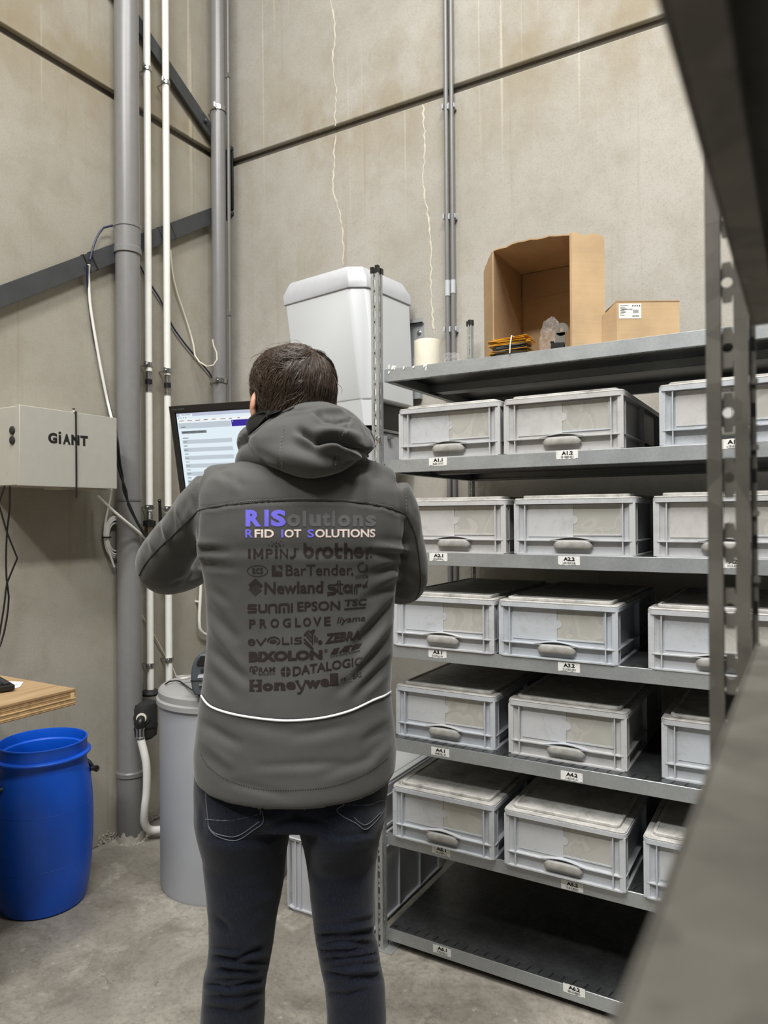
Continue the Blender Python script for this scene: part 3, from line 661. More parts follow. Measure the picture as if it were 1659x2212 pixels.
CAPM = cap.mesh('end_cap', M['blk']); ft = MB(); ft.box(-.034,.03,-.036,.03,0,.003); ft.box(-.032,-.0305,-.03,.014,.003,.03); FT = ft.mesh('foot_plate', M['galv_d'])
LV = [.0625,.370,.677,.976,1.274,1.568,1.863]; UL = 1.345
def shelf_unit(label, loc, rz, slots=True):
    t = thing('shelving_unit', label, 'shelving', loc, rz)
    for (x, y, me, sx, sy) in ((0,0,UP,1,1),(UL,0,UPM,-1,1),(0,.71,UPB,1,-1),(UL,.71,UPBM,-1,-1)):
        u = link('upright', me, t); u.location = (x,y,0)
        for nm, m0, z in (('end_cap',CAPM,2.184),('foot_plate',FT,0)):
            m1 = m0 if (sx,sy) == (1,1) else m0.copy()
            if (sx,sy) != (1,1):
                m1.transform(Matrix.Diagonal((sx,sy,1,1)))
                if sx*sy < 0: m1.flip_normals()
            c = link(nm, m1, u); c.location = (0,0,z)
    sh = []
    for z in LV:
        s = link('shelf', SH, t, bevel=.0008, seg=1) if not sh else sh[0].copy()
        if sh: COL.objects.link(s); s.parent = t
        s.location = (0,0,z); sh.append(s)
        if slots: q = link('slot_row', SL, s); q['kind'] = 'stuff'
    return t, sh
SX, SY = -1.177, 2.023
far_unit, far_sh = shelf_unit('galvanised shelving unit full of grey crates along the back wall', (SX,SY,0), 0)
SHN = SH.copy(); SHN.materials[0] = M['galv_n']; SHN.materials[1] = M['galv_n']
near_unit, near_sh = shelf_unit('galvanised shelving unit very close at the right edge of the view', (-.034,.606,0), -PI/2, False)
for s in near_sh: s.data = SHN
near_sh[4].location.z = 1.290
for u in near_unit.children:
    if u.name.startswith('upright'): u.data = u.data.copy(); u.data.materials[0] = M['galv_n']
# bolt on the front left upright
mb = MB(); mb.lathe([(0,-.008),(.004,-.008),(.0055,-.004),(.010,-.003),(.0105,0),(0,0)], (0,0,0), 20, axis='y')
o = mb.build('bolt', M['chrome'], far_unit, smooth=35); P = at(818,948,'y',SY-.030); o.location = (P[0]-SX, -.030, P[2])
# paint scuffs on the top shelf edge
mb = MB(); r = random.Random(5)
for k in range(16):
    px = r.choice((840,843,848,852,872,886,893,912,916,920)); py = r.uniform(789,806); P = at(px,py,'y',SY-.0004); w, h = r.uniform(.002,.005), r.uniform(.002,.007)
    yy = -.0006-.00008*k; mb.add([(P[0]-SX-w,yy,P[2]-LV[6]-h),(P[0]-SX+w,yy,P[2]-LV[6]-h*.6),(P[0]-SX+w*1.6,yy,P[2]-LV[6]+h),(P[0]-SX-w*.4,yy,P[2]-LV[6]+h)], [(0,1,2,3)])
mb.build('paint_scuffs', M['paper'], far_sh[6], fixn=False)
# location labels stuck on the shelf edges
def shelf_label(row, col, px, py, w=.062, h=.026, tilt=0):
    lv = 6-row; P = at(px, py, 'y', SY); x0, z0 = P[0]-SX-w/2, max(-.038, P[2]-LV[lv]-h/2)
    mb = MB(); r = random.Random(row*10+col); y = -.0006
    n = 14; top = [(x0+w*i/n, z0+h-(r.random()*.0012)) for i in range(n+1)]; bot = [(x0+w*i/n, z0+(r.random()**3*.003)) for i in range(n+1)]
    vs = [(x,y,z) for x,z in bot]+[(x,y,z) for x,z in top]; mb.add(vs, [(i,i+1,n+2+i,n+1+i) for i in range(n)], 0)
    text_on(mb, 'A%d.%d' % (row,col), rect_fn((x0+w*.25,y-.0004,z0+h*.46), (w*.52,0,0), (0,0,h*.42)), .05, 1)
    x = x0+w*.22
    while x < x0+w*.80:
        ww = r.choice((.0006,.0009,.0014)); hh = h*(.24 if r.random() < .8 else .15); mb.add([(x,y-.0004,z0+h*.12),(x+ww,y-.0004,z0+h*.12),(x+ww,y-.0004,z0+h*.12+hh),(x,y-.0004,z0+h*.12+hh)], [(0,1,2,3)], 1); x += ww+r.choice((.0006,.001,.0016))
    for k in range(3):
        xx, zz = x0+r.random()*w, z0+h*(.5+.5*r.random()); mb.add([(xx,y-.0003,zz),(xx+.003,y-.0003,zz),(xx+.002,y-.0003,zz+.0008)], [(0,1,2)], 1)
    mb.build('location_label', [M['paper'],M['ink']], far_sh[lv], fixn=False)
for a in ((1,1,946,997),(1,2,1225,982),(1,3,1586,958),(2,1,947,1203),(2,2,1229,1211),(2,3,1588,1217),(3,1,945,1412),(3,2,1229,1441),(3,3,1590,1482),(4,1,951,1624),(4,2,1235,1677),(5,1,953,1838),(5,2,1236,1914),(6,1,955,2053),(6,2,1240,2139)):
    shelf_label(*a)

# ------------------------------------------------------------------ crates (400 x 600 x 170 euro containers with lid)
def crate_meshes():
    w, d, h = .345, .59, .158; b = MB(); o = rrect(w,d,.016,0,d/2); i = rrect(w-.030,d-.030,.010,0,d/2)
    b.ring_plate(o, i, .0,.004); b.ring_plate(o, i, .040,.043); b.ring_plate(rrect(w+.004,d+.004,.018,0,d/2), i, .146,.150); b.ring_plate(rrect(w+.004,d+.004,.018,0,d/2), rrect(w-.002,d-.002,.016,0,d/2), .150,.158)
    i2 = rrect(w-.036,d-.036,.008,0,d/2); b.ring_plate(i, i2, .0,.158); b.box(-w/2+.014,w/2-.014,.014,d-.014,0,.003)
    for x in (-w/2+.034, w/2-.034):
        b.box(x-.0015,x+.0015,.0005,.016,.002,.148); b.box(x-.0015,x+.0015,d-.016,d-.0005,.002,.148)
    for x in (-w/2+.0035, w/2-.0035):
        b.box(x-.0015,x+.0015,.010,.024,.002,.148) ; b.box(x-.0015,x+.0015,d-.024,d-.010,.002,.148)
    for s in (-1,1):
        for y in (.0035,.034,d*.5,d-.034):
            b.box(s*(w/2-.016) if s > 0 else -w/2+.0005, w/2-.0005 if s > 0 else -(w/2-.016), y-.0015, y+.0015, .002, .148)
        # corner gutters behind the ribs
        b.add([(s*(w/2-.034),.0145,.004),(s*(w/2-.022),.010,.004),(s*(w/2-.0145),.004,.004),(s*(w/2-.034),.0145,.147),(s*(w/2-.022),.010,.147),(s*(w/2-.0145),.004,.147)], [(0,1,4,3),(1,2,5,4)])
    body = b.mesh('body', M['crate'])
    # lid: overlapping flange and raised rounded panel
    l = MB(); l.ring_plate(rrect(w,d,.016,0,d/2), rrect(w-.030,d-.030,.012,0,d/2), .158,.163); l.prism(rrect(w-.028,d-.028,.012,0,d/2), lambda u,v,q:(u,v,q), .158,.162)
    l.ring_plate(rrect(w-.040,d-.040,.014,0,d/2), rrect(w-.058,d-.058,.010,0,d/2), .162,.1715); l.prism(rrect(w-.054,d-.054,.010,0,d/2), lambda u,v,q:(u,v,q), .162,.1685)
    lid = l.mesh('lid', M['crate_w'])
    # finger grip under a bowed rib
    g = MB(); sec = []
    for k in range(15):
        t = k/14*2-1; x = t*.056; e = max(0.0,1-abs(t)**6)**.5; hh = (.0118)*e+.0012; zc = .0275+.003*(1-t*t); yd = .015*e+.001
        sec.append([(x, .006-yd*.62*math.copysign(abs(math.cos(a))**.55,math.cos(a)), zc+hh*math.copysign(abs(math.sin(a))**.7,math.sin(a))) for a in np.linspace(0,2*PI,14,endpoint=False)])
    g.loft(sec); grip = g.mesh('finger_grip', M['grip'], smooth=60)
    a = MB()
    for k in range(16):
        t0, t1 = (k/16*2-1), ((k+1)/16*2-1); z = lambda t: .0415+.009*math.cos(t*PI/2)**1.2
        a.add([(t0*.063,-.001,z(t0)),(t1*.063,-.001,z(t1)),(t1*.063,.017,z(t1)),(t0*.063,.017,z(t0)),(t0*.063,-.001,z(t0)+.002),(t1*.063,-.001,z(t1)+.002),(t1*.063,.017,z(t1)+.002),(t0*.063,.017,z(t0)+.002)], [(0,1,5,4),(4,5,6,7),(0,3,2,1)])
    arch = a.mesh('rib_arch', M['crate'])
    # label holder: left flap with thumb tab, clear pocket to the right
    p = MB(); bump = [(.002+.011*math.cos(t), .100+.012*math.sin(t)) for t in np.linspace(-PI/2,PI/2,9)]
    poly = [(-.132,.052),(.0,.052),(.0,.088)]+bump+[(.0,.112),(.0,.144),(-.132,.144)]
    p.prism(poly, lambda u,v,q:(u,q,v), .0142,.0128); holder = p.mesh('label_flap', M['crate'])
    f = MB(); f.box(.001,.130,.0136,.0142,.060,.140); film = f.mesh('label_pocket', M['film'])
    e = MB(); e.box(.0,.134,.0118,.0142,.056,.060); e.box(.130,.134,.0118,.0142,.060,.141); e.box(.0,.134,.0122,.0142,.140,.143); edge = e.mesh('pocket_frame', M['crate'])
    return (('body',body,None),('lid',lid,.002),('finger_grip',grip,None),('rib_arch',arch,None),('label_flap',holder,None),('label_pocket',film,None),('pocket_frame',edge,None))
CM = crate_meshes()
cr = thing('storage_crate', 'x', 'crate', (0,0,0), group='lidded grey crates on the shelving')
for nm, me, bv in CM:
    link(nm, me, cr, bevel=bv)
LE = {1:((861,985),(1088,975),(1424,960)), 2:((872,1192),(1110,1195),(1411,1202)), 3:((849,1398),(1077,1416),(1400,1452)), 4:((855,1597),(1098,1630),(1429,1690)), 5:((848,1815),(1089,1865),(1390,1930))}
FRONT = {1:(.004,.004,.006), 2:(.006,.006,.010), 3:(-.006,-.004,-.002), 4:(.034,.036,.038), 5:(-.018,-.020,-.014)}
where = {1:'top A1 row', 2:'second A2 row', 3:'third A3 row', 4:'fourth A4 row', 5:'lowest A5 row'}
first = True
for row in range(1,6):
    for col in range(3):
        px, py = LE[row][col]; y = SY+FRONT[row][col]; P = at(px,py,'y',y); loc = (P[0]+.1725, y, LV[6-row])
        if col > 0: loc = (max(loc[0], prev+.350), loc[1], loc[2])
        prev = loc[0]
        lab = ('lidded grey crate at the left end of the %s' % where[row]) if col == 0 else ('lidded grey crate in the middle of the %s' % where[row]) if col == 1 else 'lidded grey crate half behind the near upright, right end of the %s' % where[row]
        if first: cr.location = loc; cr['label'] = lab; first = False
        else: dup(cr, loc, None, lab)
# ------------------------------------------------------------------ blue drum
bc = np.array((-2.412,1.652,0)); t = thing('plastic_drum', 'open blue plastic drum on the floor below the workbench', 'drum', tuple(bc), world=True)
H = .585; prof = [(.0,.012),(.120,.012),(.134,.0),(.142,.006),(.153,.05),(.163,.13),(.1685,.22),(.170,.29),(.168,.37),(.161,.44),(.150,.49),(.1475,.505),(.147,.528),(.1595,.530),(.1625,.534),(.1625,.538),(.1595,.541),(.149,.543),(.149,.578),(.151,.582),(.150,H),(.146,H),(.144,.578),(.1435,.55),(.138,.545),(.137,.53),(.141,.50),(.150,.44),(.160,.30),(.155,.13),(.140,.03),(.0,.02)]
prof = [(r*1.0,z) for r,z in prof]
mb = MB(); mb.lathe(prof, bc, 72, cap=False); mb.build('body', M['blue'], t, smooth=35)
for z in (.17,.36):
    rz = np.interp(z,[.13,.22,.29,.37],[.163,.1685,.170,.168]); mb = MB(); mb.lathe([(rz-.001,z-.0012),(rz+.0007,z),(rz-.001,z+.0012)], bc, 72, cap=False); mb.build('mould_seam', M['blue'], t)
for a0 in (math.radians(-108), math.radians(72)):
    mb = MB(); c = bc+np.array((math.cos(a0)*.153, math.sin(a0)*.153, .455)); tt = np.array((-math.sin(a0),math.cos(a0),0)); oo = np.array((math.cos(a0),math.sin(a0),0))
    mb.tube([c+tt*.055+oo*-.004, c+tt*.05+oo*.022, c+tt*.02+oo*.032+np.array((0,0,-.02)), c-tt*.02+oo*.032+np.array((0,0,-.02)), c-tt*.05+oo*.022, c-tt*.055+oo*-.004], .008, 10, step=.012); mb.build('carry_handle', M['blk'], t, smooth=60)

# ------------------------------------------------------------------ brine tank
tc = np.array((-1.969,2.121,0)); R = .243
t = thing('brine_tank', 'round grey plastic tank with a lid, standing left of the man', 'tank', tuple(tc), world=True)
mb = MB(); mb.lathe([(0,.012),(R-.012,.012),(R-.006,.0),(R-.003,.014),(R-.003,.66),(R-.001,.688),(0,.688)], tc, 80, cap=False); mb.build('body', M['tank'], t, smooth=35)
mb = MB(); mb.lathe([(0,.688),(R+.006,.688),(R+.008,.690),(R+.008,.707),(R+.003,.711),(R+.001,.713),(R+.001,.735),(R-.006,.743),(R-.03,.745),(R-.10,.748),(0,.750)], tc, 80, cap=False); mb.build('lid', M['tankl'], t, smooth=30)
v = at(400,1468,'z',.747); hinge = MB(); hinge.obox(tc+np.array((-.06,.10,.752)), (.10,.05,0), (-.025,.05,0), (0,0,.004)); hinge.build('lid_hatch', M['tankl'], t, bevel=.002)
# control head on the tank
P = at(434,1511,'z',.75); hx = np.array((CR[0],CR[1],0)); hx /= np.linalg.norm(hx); hy = np.array((FH[0],FH[1],0))
t = thing('softener_control_head', 'dark blue-grey control unit on the tank lid beside the jacket', 'control unit', tuple(P), world=True)
def hp(u, d, z): return P+hx*u+hy*d+np.array((0,0,z))
mb = MB()
prof2 = [(-.022,.012),(-.032,.030),(-.036,.060),(-.037,.085),(-.033,.115),(-.022,.143),(-.004,.160),(.13,.160),(.148,.13),(.150,.03),(.14,.012)]
mb.prism(prof2, lambda u,z,d: hp(u,d,z), .0, .13); mb.build('housing', M['dgrey'], t, bevel=.008, seg=3)
mb = MB(); mb.obox(hp(.0,.02,.0), hx*.014, hy*.012, (0,0,.012)); mb.obox(hp(.1,.06,.0), hx*.014, hy*.03, (0,0,.012)); mb.build('foot', M['dgrey'], t, bevel=.002)
mb = MB(); mb.prism([(-.014,.122),(-.012,.132),(.002,.154),(.10,.154),(.10,.118),(-.010,.118)], lambda u,z,d: hp(u,d,z), -.004, .02); mb.build('display', M['blk'], t, bevel=.002)
mb = MB(); mb.prism([(.0,.096),(.06,.096),(.06,.110),(.0,.110)], lambda u,z,d: hp(u,d,z), -.003, .01); mb.build('button', M['blk_r'], t, bevel=.002)
mb = MB(); mb.prism([(-.012,.076),(.05,.076),(.05,.088),(-.006,.088)], lambda u,z,d: hp(u,d,z), -.002, .01); mb.build('label', M['whiteg'], t)
mb = MB(); mb.prism([(-.0365,.064),(.148,.064),(.148,.067),(-.0365,.067)], lambda u,z,d: hp(u,d,z), -.0015, .1); mb.build('split_line', M['blk'], t)
mb = MB(); mb.tube([hp(-.005,-.003,.052), hp(.02,-.006,.052)], .004, 8); mb.build('latch', M['chrome'], t, smooth=40)
c1 = [onL(381,1462,.05), tc+np.array((-.10,.06,.758)), at(392,1466,'z',.77), at(405,1465,'z',.785), hp(-.038,.05,.07)]
mb = MB(); mb.tube(c1, .0045, 8, step=.02); tag(mb.build('supply_tube', M['wpipe'], None, smooth=60), 'white tube lying over the grey tank lid to the control unit', 'tube')
c2 = [at(357,1478,'z',.752), at(366,1472,'z',.756), at(380,1470,'z',.757), at(389,1472,'z',.756), at(398,1479,'z',.754), hp(-.03,.03,.02)]
mb = MB(); mb.tube(c2, .003, 8, step=.02); tag(mb.build('sensor_cable', M['blk'], None, smooth=60), 'thin black cable lying on the grey tank lid', 'cable')

# ------------------------------------------------------------------ grey bins beside the shelving
def bin_(label, x0, x1, y0, y1, z0, z1, mat, group=None):
    t = thing('storage_bin', label, 'bin', ((x0+x1)/2,y0,z0), world=True, group=group); w, d = x1-x0, y1-y0; cx, cy = (x0+x1)/2, (y0+y1)/2; h = z1-z0
    mb = MB(); o = rrect(w,d,.03,cx,cy); i = rrect(w-.02,d-.02,.024,cx,cy); i2 = rrect(w-.028,d-.028,.022,cx,cy)
    mb.prism(rrect(w-.012,d-.012,.03,cx,cy), lambda u,v,q:(u,v,q), z0, z0+.010); mb.ring_plate(i, i2, z0+.008, z1-.05); mb.ring_plate(o, i2, z0+.010, z0+.015); mb.ring_plate(o, i2, z1-.055, z1-.048)
    for k in (.0,.10,.165,.5,.835,.90,1.0):
        x = x0+.012+(w-.024)*k; mb.box(x-.002,x+.002,y0+.001,y0+.014,z0+.012,z1-.05)
    for k in (.08,.36,.64,.92):
        y = y0+d*k; mb.box(x0+.001,x0+.014,y-.002,y+.002,z0+.012,z1-.05); mb.box(x1-.014,x1-.001,y-.002,y+.002,z0+.012,z1-.05)
    mb.build('body', mat, t)
    mb = MB(); mb.ring_plate(o, i2, z1-.048, z1-.012); mb.ring_plate(rrect(w+.006,d+.006,.032,cx,cy), i2, z1-.050, z1-.045); mb.build('rim', mat, t, bevel=.002)
    mb = MB(); mb.prism(rrect(w-.004,d-.004,.03,cx,cy), lambda u,v,q:(u,v,q), z1-.011, z1-.003); mb.prism(rrect(w-.05,d-.05,.03,cx,cy), lambda u,v,q:(u,v,q), z1-.003, z1); mb.build('lid', mat, t, bevel=.002)
    return t
bin_('tall pale grey bin on the floor seen between the legs of the man', -1.607,-1.252,2.037,2.60,0,.306,M['whiteg'])
bin_('white bin stacked on top of the pale grey floor bin', -1.585,-1.262,2.055,2.58,.306,.47,M['white'])

# ------------------------------------------------------------------ workbench
zt = .88; cz = at(163,1487,'z',zt); xf, ye = cz[0], cz[1]
t = thing('workbench', 'plywood workbench corner at the left edge of the view', 'table', (XL+.35,.4,0), world=True)
mb = MB(); mb.box(XL, xf, -1.0, ye, zt-.003, zt); mb.build('top_veneer', M['ply'], t)
z = zt-.003; r = random.Random(2); k = 0
while z > zt-.047:
    h = r.uniform(.0022,.0038); mb = MB(); e = r.uniform(-.0012,.0006); mb.box(XL, xf+e, -1.0, ye+e*.6, z-h, z); mb.build('ply_layer', M['plyl' if k%2 else 'plyd'], t); z -= h; k += 1
mb = MB(); mb.box(xf-.002,xf+.0006,ye-.016,ye-.004,zt-.030,zt-.011); mb.build('edge_patch', M['plyl'], t)
zb = z
for (x,y) in ((XL+.04,ye-.25),(xf-.12,ye-.36),(XL+.04,-.9),(xf-.12,-.9)):
    mb = MB(); mb.box(x-.025,x+.025,y-.025,y+.025,0,zb); mb.build('leg', M['blk_r'], t, bevel=.003)
mb = MB(); mb.box(XL+.03,xf-.10,ye-.37,ye-.34,zb-.05,zb); mb.build('rail', M['blk_r'], t, bevel=.002)
# keyboard and sheet of paper
P = at(33,1480,'z',zt+.018); d1_ = np.array((-.30,-.954,0)); d1_ /= np.linalg.norm(d1_); d2_ = np.array((-.954,.30,0)); d2_ /= np.linalg.norm(d2_)
t = thing('keyboard', 'black keyboard on the plywood workbench', 'keyboard', (P[0],P[1],zt), world=True)
mb = MB(); c = P+d1_*.215+d2_*.07; c[2] = zt+.012; mb.obox(c, d1_*.215, d2_*.07, (0,0,.0085)); mb.build('case', M['blk'], t, bevel=.004)
for j in range(5):
    for i in range(18):
        q = P+d1_*(.02+i*.0225)+d2_*(.02+j*.025); q[2] = zt+.0235; mb = MB(); mb.obox(q, d1_*.0093, d2_*.0100, (0,0,.004)); mb.build('key', M['blk_r'], t, bevel=.0015, seg=1)
mb = MB(); mb.box(-.0,.0,0,0,0,0); Q = [at(51,1473,'z',zt+.0008), at(43,1484,'z',zt+.0008), at(33,1487,'z',zt+.0008), at(-10,1500,'z',zt+.0008), at(-20,1480,'z',zt+.0008), at(20,1472,'z',zt+.0008)]
mb = MB(); mb.add([q for q in Q]+[q+np.array((0,0,.0006)) for q in Q], [(0,1,2,3,4,5),(11,10,9,8,7,6)]+[(i,(i+1)%6,(i+1)%6+6,i+6) for i in range(6)])
q0 = at(34,1480,'z',zt+.0016)
o = mb.build('paper_sheet', M['paper']); tag(o, 'white label sheet under the keyboard corner', 'paper')
mb = MB()
for k in range(9):
    a = at(31+k*.9,1480.5-k*.25,'z',zt+.0016); mb.obox(a, (.0006,0,0), (0,.004,0), (0,0,.0001))
o2 = mb.build('printed_bars', M['ink'], o)

# ------------------------------------------------------------------ white unit hung in the corner
top = [np.array(p) for p in ((-1.962,2.512),(-1.586,2.447),(-1.522,2.485),(-1.494,2.80),(-1.90,2.845))]
def sec(z, ins=0.0):
    k = (2.32-z)/.46; c = sum(top)/5; out = []
    for p in top:
        q = p+np.array((.030,.042))*k*(1.0 if p[1] < 2.7 else .35); v = q-c; out.append((*(q-v/np.linalg.norm(v)*ins), z))
    return out
t = thing('wall_unit', 'big white wall-hung unit with a grey cap, right of the head', 'appliance', (-1.72,2.65,1.62), world=True)
mb = MB(); mb.loft([sec(1.86),sec(2.318)]); mb.build('housing', M['white'], t, bevel=.012, seg=3)
mb = MB(); mb.loft([sec(2.312,-.006),sec(2.352,-.005),sec(2.40,.028),sec(2.41,.04)]); mb.build('cap', M['whiteg'], t, bevel=.003)
mb = MB(); mb.loft([sec(1.738,.035),sec(1.862,.035)]); mb.build('black_base', M['blk'], t, bevel=.004)
mb = MB(); s0, s1 = sec(1.76,.004), sec(1.865,.004)
fr = [s0[0],s0[1],s0[2],s1[2],s1[1],s1[0]]; off = np.array((0,.012,0))
for a,b,c_,d in ((s0[0],s0[1],s1[1],s1[0]),(s0[1],s0[2],s1[2],s1[1])):
    A = [np.array(p) for p in (a,b,c_,d)]; mb.add(A+[p+off for p in A], [(0,1,2,3),(7,6,5,4),(0,4,5,1),(1,5,6,2),(2,6,7,3),(3,7,4,0)])
mb.build('front_apron', M['white'], t)
mb = MB(); mb.loft([sec(1.60,.03),sec(1.732,.018)]); mb.build('lower_tray', M['whiteg'], t, bevel=.006)
mb = MB(); a, b = np.array(sec(1.742,.012)[2]), np.array(sec(1.742,.012)[3]); mb.tube([a,b], .005, 10); mb.build('chrome_rail', M['chrome'], t, smooth=40)
mb = MB(); q = np.array(sec(1.715,.010)[2])+(b-a)*.25; mb.obox(q, (.01,0,0), (0,.012,0), (0,0,.006)); mb.build('latch', M['chrome'], t, bevel=.001)
a = at(793,985,'y',2.50); mb = MB(); mb.obox(a, (.006,0,0), (0,.004,0), (0,0,.006)); mb.build('sensor', M['blk'], t)
# bracket
A, B = onB(892,692,.0), onB(915,765,0); mb = MB(); x0, x1 = A[0]-.16, B[0]+.004
mb.box(x0,x1,YB-.004,YB,B[2]-.02,A[2]-.018); mb.box(x0,x1,YB-.02,YB-.004,A[2]-.022,A[2]-.018); mb.box(x0,x1,YB-.02,YB-.017,A[2]-.022,A[2]); mb.box(x0,x1-.01,YB-.03,YB-.004,B[2]-.2,B[2]-.02)
mb.build('wall_bracket', M['galv'], t)
P = onB(906,719,.004); mb = MB(); mb.lathe([(0,-.012),(.005,-.012),(.006,-.005),(.010,-.003),(.010,0),(0,0)], P, 12, axis='y'); mb.build('bracket_screw', M['chrome'], t, smooth=30)

# ------------------------------------------------------------------ monitor
Zm = 2.45; TLp = atZ(366,878,Zm); th_ = math.radians(19); ti = math.radians(12)
rx = np.array((_r[0],_r[1],0)); fwd = np.array((FH[0],FH[1],0)); X = rx*math.cos(th_)-fwd*math.sin(th_); F0 = rx*math.sin(th_)+fwd*math.cos(th_)
Dn = np.array((0,0,-1.0))*math.cos(ti)+F0*math.sin(ti); Nn = np.cross(X, Dn); Nn /= np.linalg.norm(Nn)
if np.dot(Nn, CAM-TLp) < 0: Nn = -Nn
MW, MH = .56, .355
def mp(u, v, d=0.0): return TLp+X*u+Dn*v+Nn*d       # metres from the top-left corner, d towards the viewer
t = thing('monitor', 'black flat touch monitor in front of the man', 'monitor', tuple(mp(MW/2,MH/2,-.03)), world=True)
mb = MB(); mb.obox(mp(MW/2,MH/2,-.022), X*MW/2, Dn*MH/2, Nn*.020); mb.build('case', M['blk'], t, bevel=.003)
mb = MB(); bz = .022
for a0,a1,b0,b1 in ((0,MW,0,bz),(0,MW,MH-bz,MH),(0,.019,bz,MH-bz),(MW-.019,MW,bz,MH-bz)):
    mb.obox(mp((a0+a1)/2,(b0+b1)/2,.0), X*(a1-a0)/2, Dn*(b1-b0)/2, Nn*.004)
mb.build('bezel', M['blk'], t)
def flat(mb, u0, u1, v0, v1, d, mi=0): mb.add([mp(u0,v1,d),mp(u1,v1,d),mp(u1,v0,d),mp(u0,v0,d)], [(0,1,2,3)], mi)
E_ = [m_emit('screen_page', srgb(232,246,254), .92), m_emit('screen_row', srgb(216,228,238), .74), m_emit('screen_bar', srgb(150,165,172), .5), m_emit('screen_violet', srgb(64,44,190), .6), m_emit('screen_text', srgb(120,130,140), .35), m_emit('screen_teal', srgb(40,180,205), .7), m_emit('screen_tabs', srgb(214,222,246), .72), m_emit('screen_white', srgb(250,252,255), .9)]
mb = MB(); u0, v0, u1, v1 = .022, .026, MW-.02, MH-.024
flat(mb, u0,u1,v0,v1,-.0015)
flat(mb, u0,u1,v0,v0+.011,-.0013,6); flat(mb, u0+.012,u0+.062,v0+.003,v0+.011,-.0011,0); flat(mb, u0+.02,u0+.055,v0+.005,v0+.0065,-.0010,4)
for k in range(4): flat(mb, u0+.006+k*.0095,u0+.009+k*.0095,v0+.014,v0+.0165,-.0010,4)
flat(mb, u0,u1,v0+.020,v0+.031,-.0013,7)
for k, w in enumerate((.020,.019,.019,.016,.015,.020,.012,.010)): flat(mb, u0+.008+k*.032,u0+.008+k*.032+w,v0+.0245,v0+.0265,-.0010,4)
flat(mb, u0+.004,u0+.205,v0+.033,v0+.052,-.0013,1); flat(mb, u0+.012,u0+.030,v0+.0455,v0+.0475,-.0010,4)
flat(mb, u0+.012,u0+.110,v0+.060,v0+.069,-.0012,2)
for k in range(3): flat(mb, u0+.016+k*.031,u0+.038+k*.031,v0+.0635,v0+.0655,-.0009,4)
flat(mb, u0+.014,u0+.036,v0+.083,v0+.085,-.0010,4)
for k in range(11):
    y = v0+.090+k*.0137
    if k % 2 == 0: flat(mb, u0+.012,u0+.203,y,y+.0137,-.0013,1)
    flat(mb, u0+.014,u0+.029,y+.0058,y+.0078,-.0010,4)
flat(mb, u0+.020,u0+.028,v0+.244,v0+.252,-.0010,5)
flat(mb, u0+.208,u0+.40,v0+.031,v0+.052,-.0012,3); flat(mb, u0+.212,u0+.215,v0+.034,v0+.037,-.0009,7)
mb.build('screen', E_, t, fixn=False)
mb = MB(); text_on(mb, 'ProLite T2453MTS', rect_fn(mp(.012,.0135,.0046), X*.048, -Dn*.0042), .0); mb.build('model_lettering', M['stitch'], t, fixn=False)
# swing arm to the back wall
m0 = mp(MW/2,MH/2,-.044); mb = MB(); e0 = m0-Nn*.05; w0 = np.array((m0[0]-.25,YB-.006,m0[2]-.05)); el = (e0+w0)/2+np.array((.18,0,-.03))
mb.obox(m0-Nn*.004, X*.06, Dn*.06, Nn*.004); mb.tube([m0-Nn*.006,e0], .018, 14); mb.tube([e0,el], .016, 14); mb.tube([el,w0], .018, 14); mb.lathe([(0,-.03),(.024,-.03),(.024,.03),(0,.03)], el, 20); mb.box(w0[0]-.05,w0[0]+.05,YB-.008,YB,w0[2]-.08,w0[2]+.08)
mb.build('swing_arm', M['blk_r'], t, smooth=35)

# ------------------------------------------------------------------ things on the top shelf
ZS = LV[6]
# open carton lying on its side
yb0 = 2.075; A = at(1066,545,'y',yb0); B = at(1230,500,'y',yb0); x0, x1, zt2, yd = A[0], B[0], A[2]+.004, 2.33
t = thing('open_carton', 'large open cardboard carton lying on its side on the top shelf', 'box', ((x0+x1)/2,yb0,ZS), world=True); th = .004
def plate(nm, pts, nrm, th=.004, mat='card'):
    P = [np.array(p, float) for p in pts]; n = np.array(nrm, float)*th; k = len(P); mb = MB()
    mb.add(P+[p+n for p in P], [tuple(range(k)),tuple(reversed(range(k,2*k)))]+[(i,(i+1)%k,(i+1)%k+k,i+k) for i in range(k)]); return mb.build(nm, M[mat], t)
plate('left_side', [(x0,yb0,ZS),(x0,yd,ZS),(x0,yd,zt2),(x0,yb0,zt2)], (-1,0,0))
plate('right_side', [(x1,yb0,ZS),(x1,yd,ZS),(x1,yd,zt2),(x1,yb0,zt2+.006)], (1,0,0))
plate('lower_side', [(x0,yb0,ZS),(x1,yb0,ZS),(x1,yd,ZS),(x0,yd,ZS)], (0,0,1))
n = 12; mb = MB()
tp = [(x0+(x1-x0)*i/n, yb0+.004*math.sin(i*1.1), zt2+.010*math.sin(PI*i/n)+.0015*math.sin(i*2.3)) for i in range(n+1)]; bk = [(x0+(x1-x0)*i/n, yd, zt2) for i in range(n+1)]
vs = tp+bk+[(a,b,c+.004) for a,b,c in tp]+[(a,b,c+.004) for a,b,c in bk]; m_ = n+1; fs = []
for i in range(n): fs += [(i,i+1,m_+i+1,m_+i),(2*m_+i,3*m_+i,3*m_+i+1,2*m_+i+1),(i,2*m_+i,2*m_+i+1,i+1),(m_+i,m_+i+1,3*m_+i+1,3*m_+i)]
fs += [(0,m_,3*m_,2*m_),(n,2*m_+n,3*m_+n,m_+n)]; mb.add(vs, fs); mb.build('upper_side', M['card'], t)
plate('back', [(x0,yd,ZS),(x1,yd,ZS),(x1,yd,zt2),(x0,yd,zt2)], (0,1,0))
zs_ = at(1122,650,'y',yd-.012)[2]
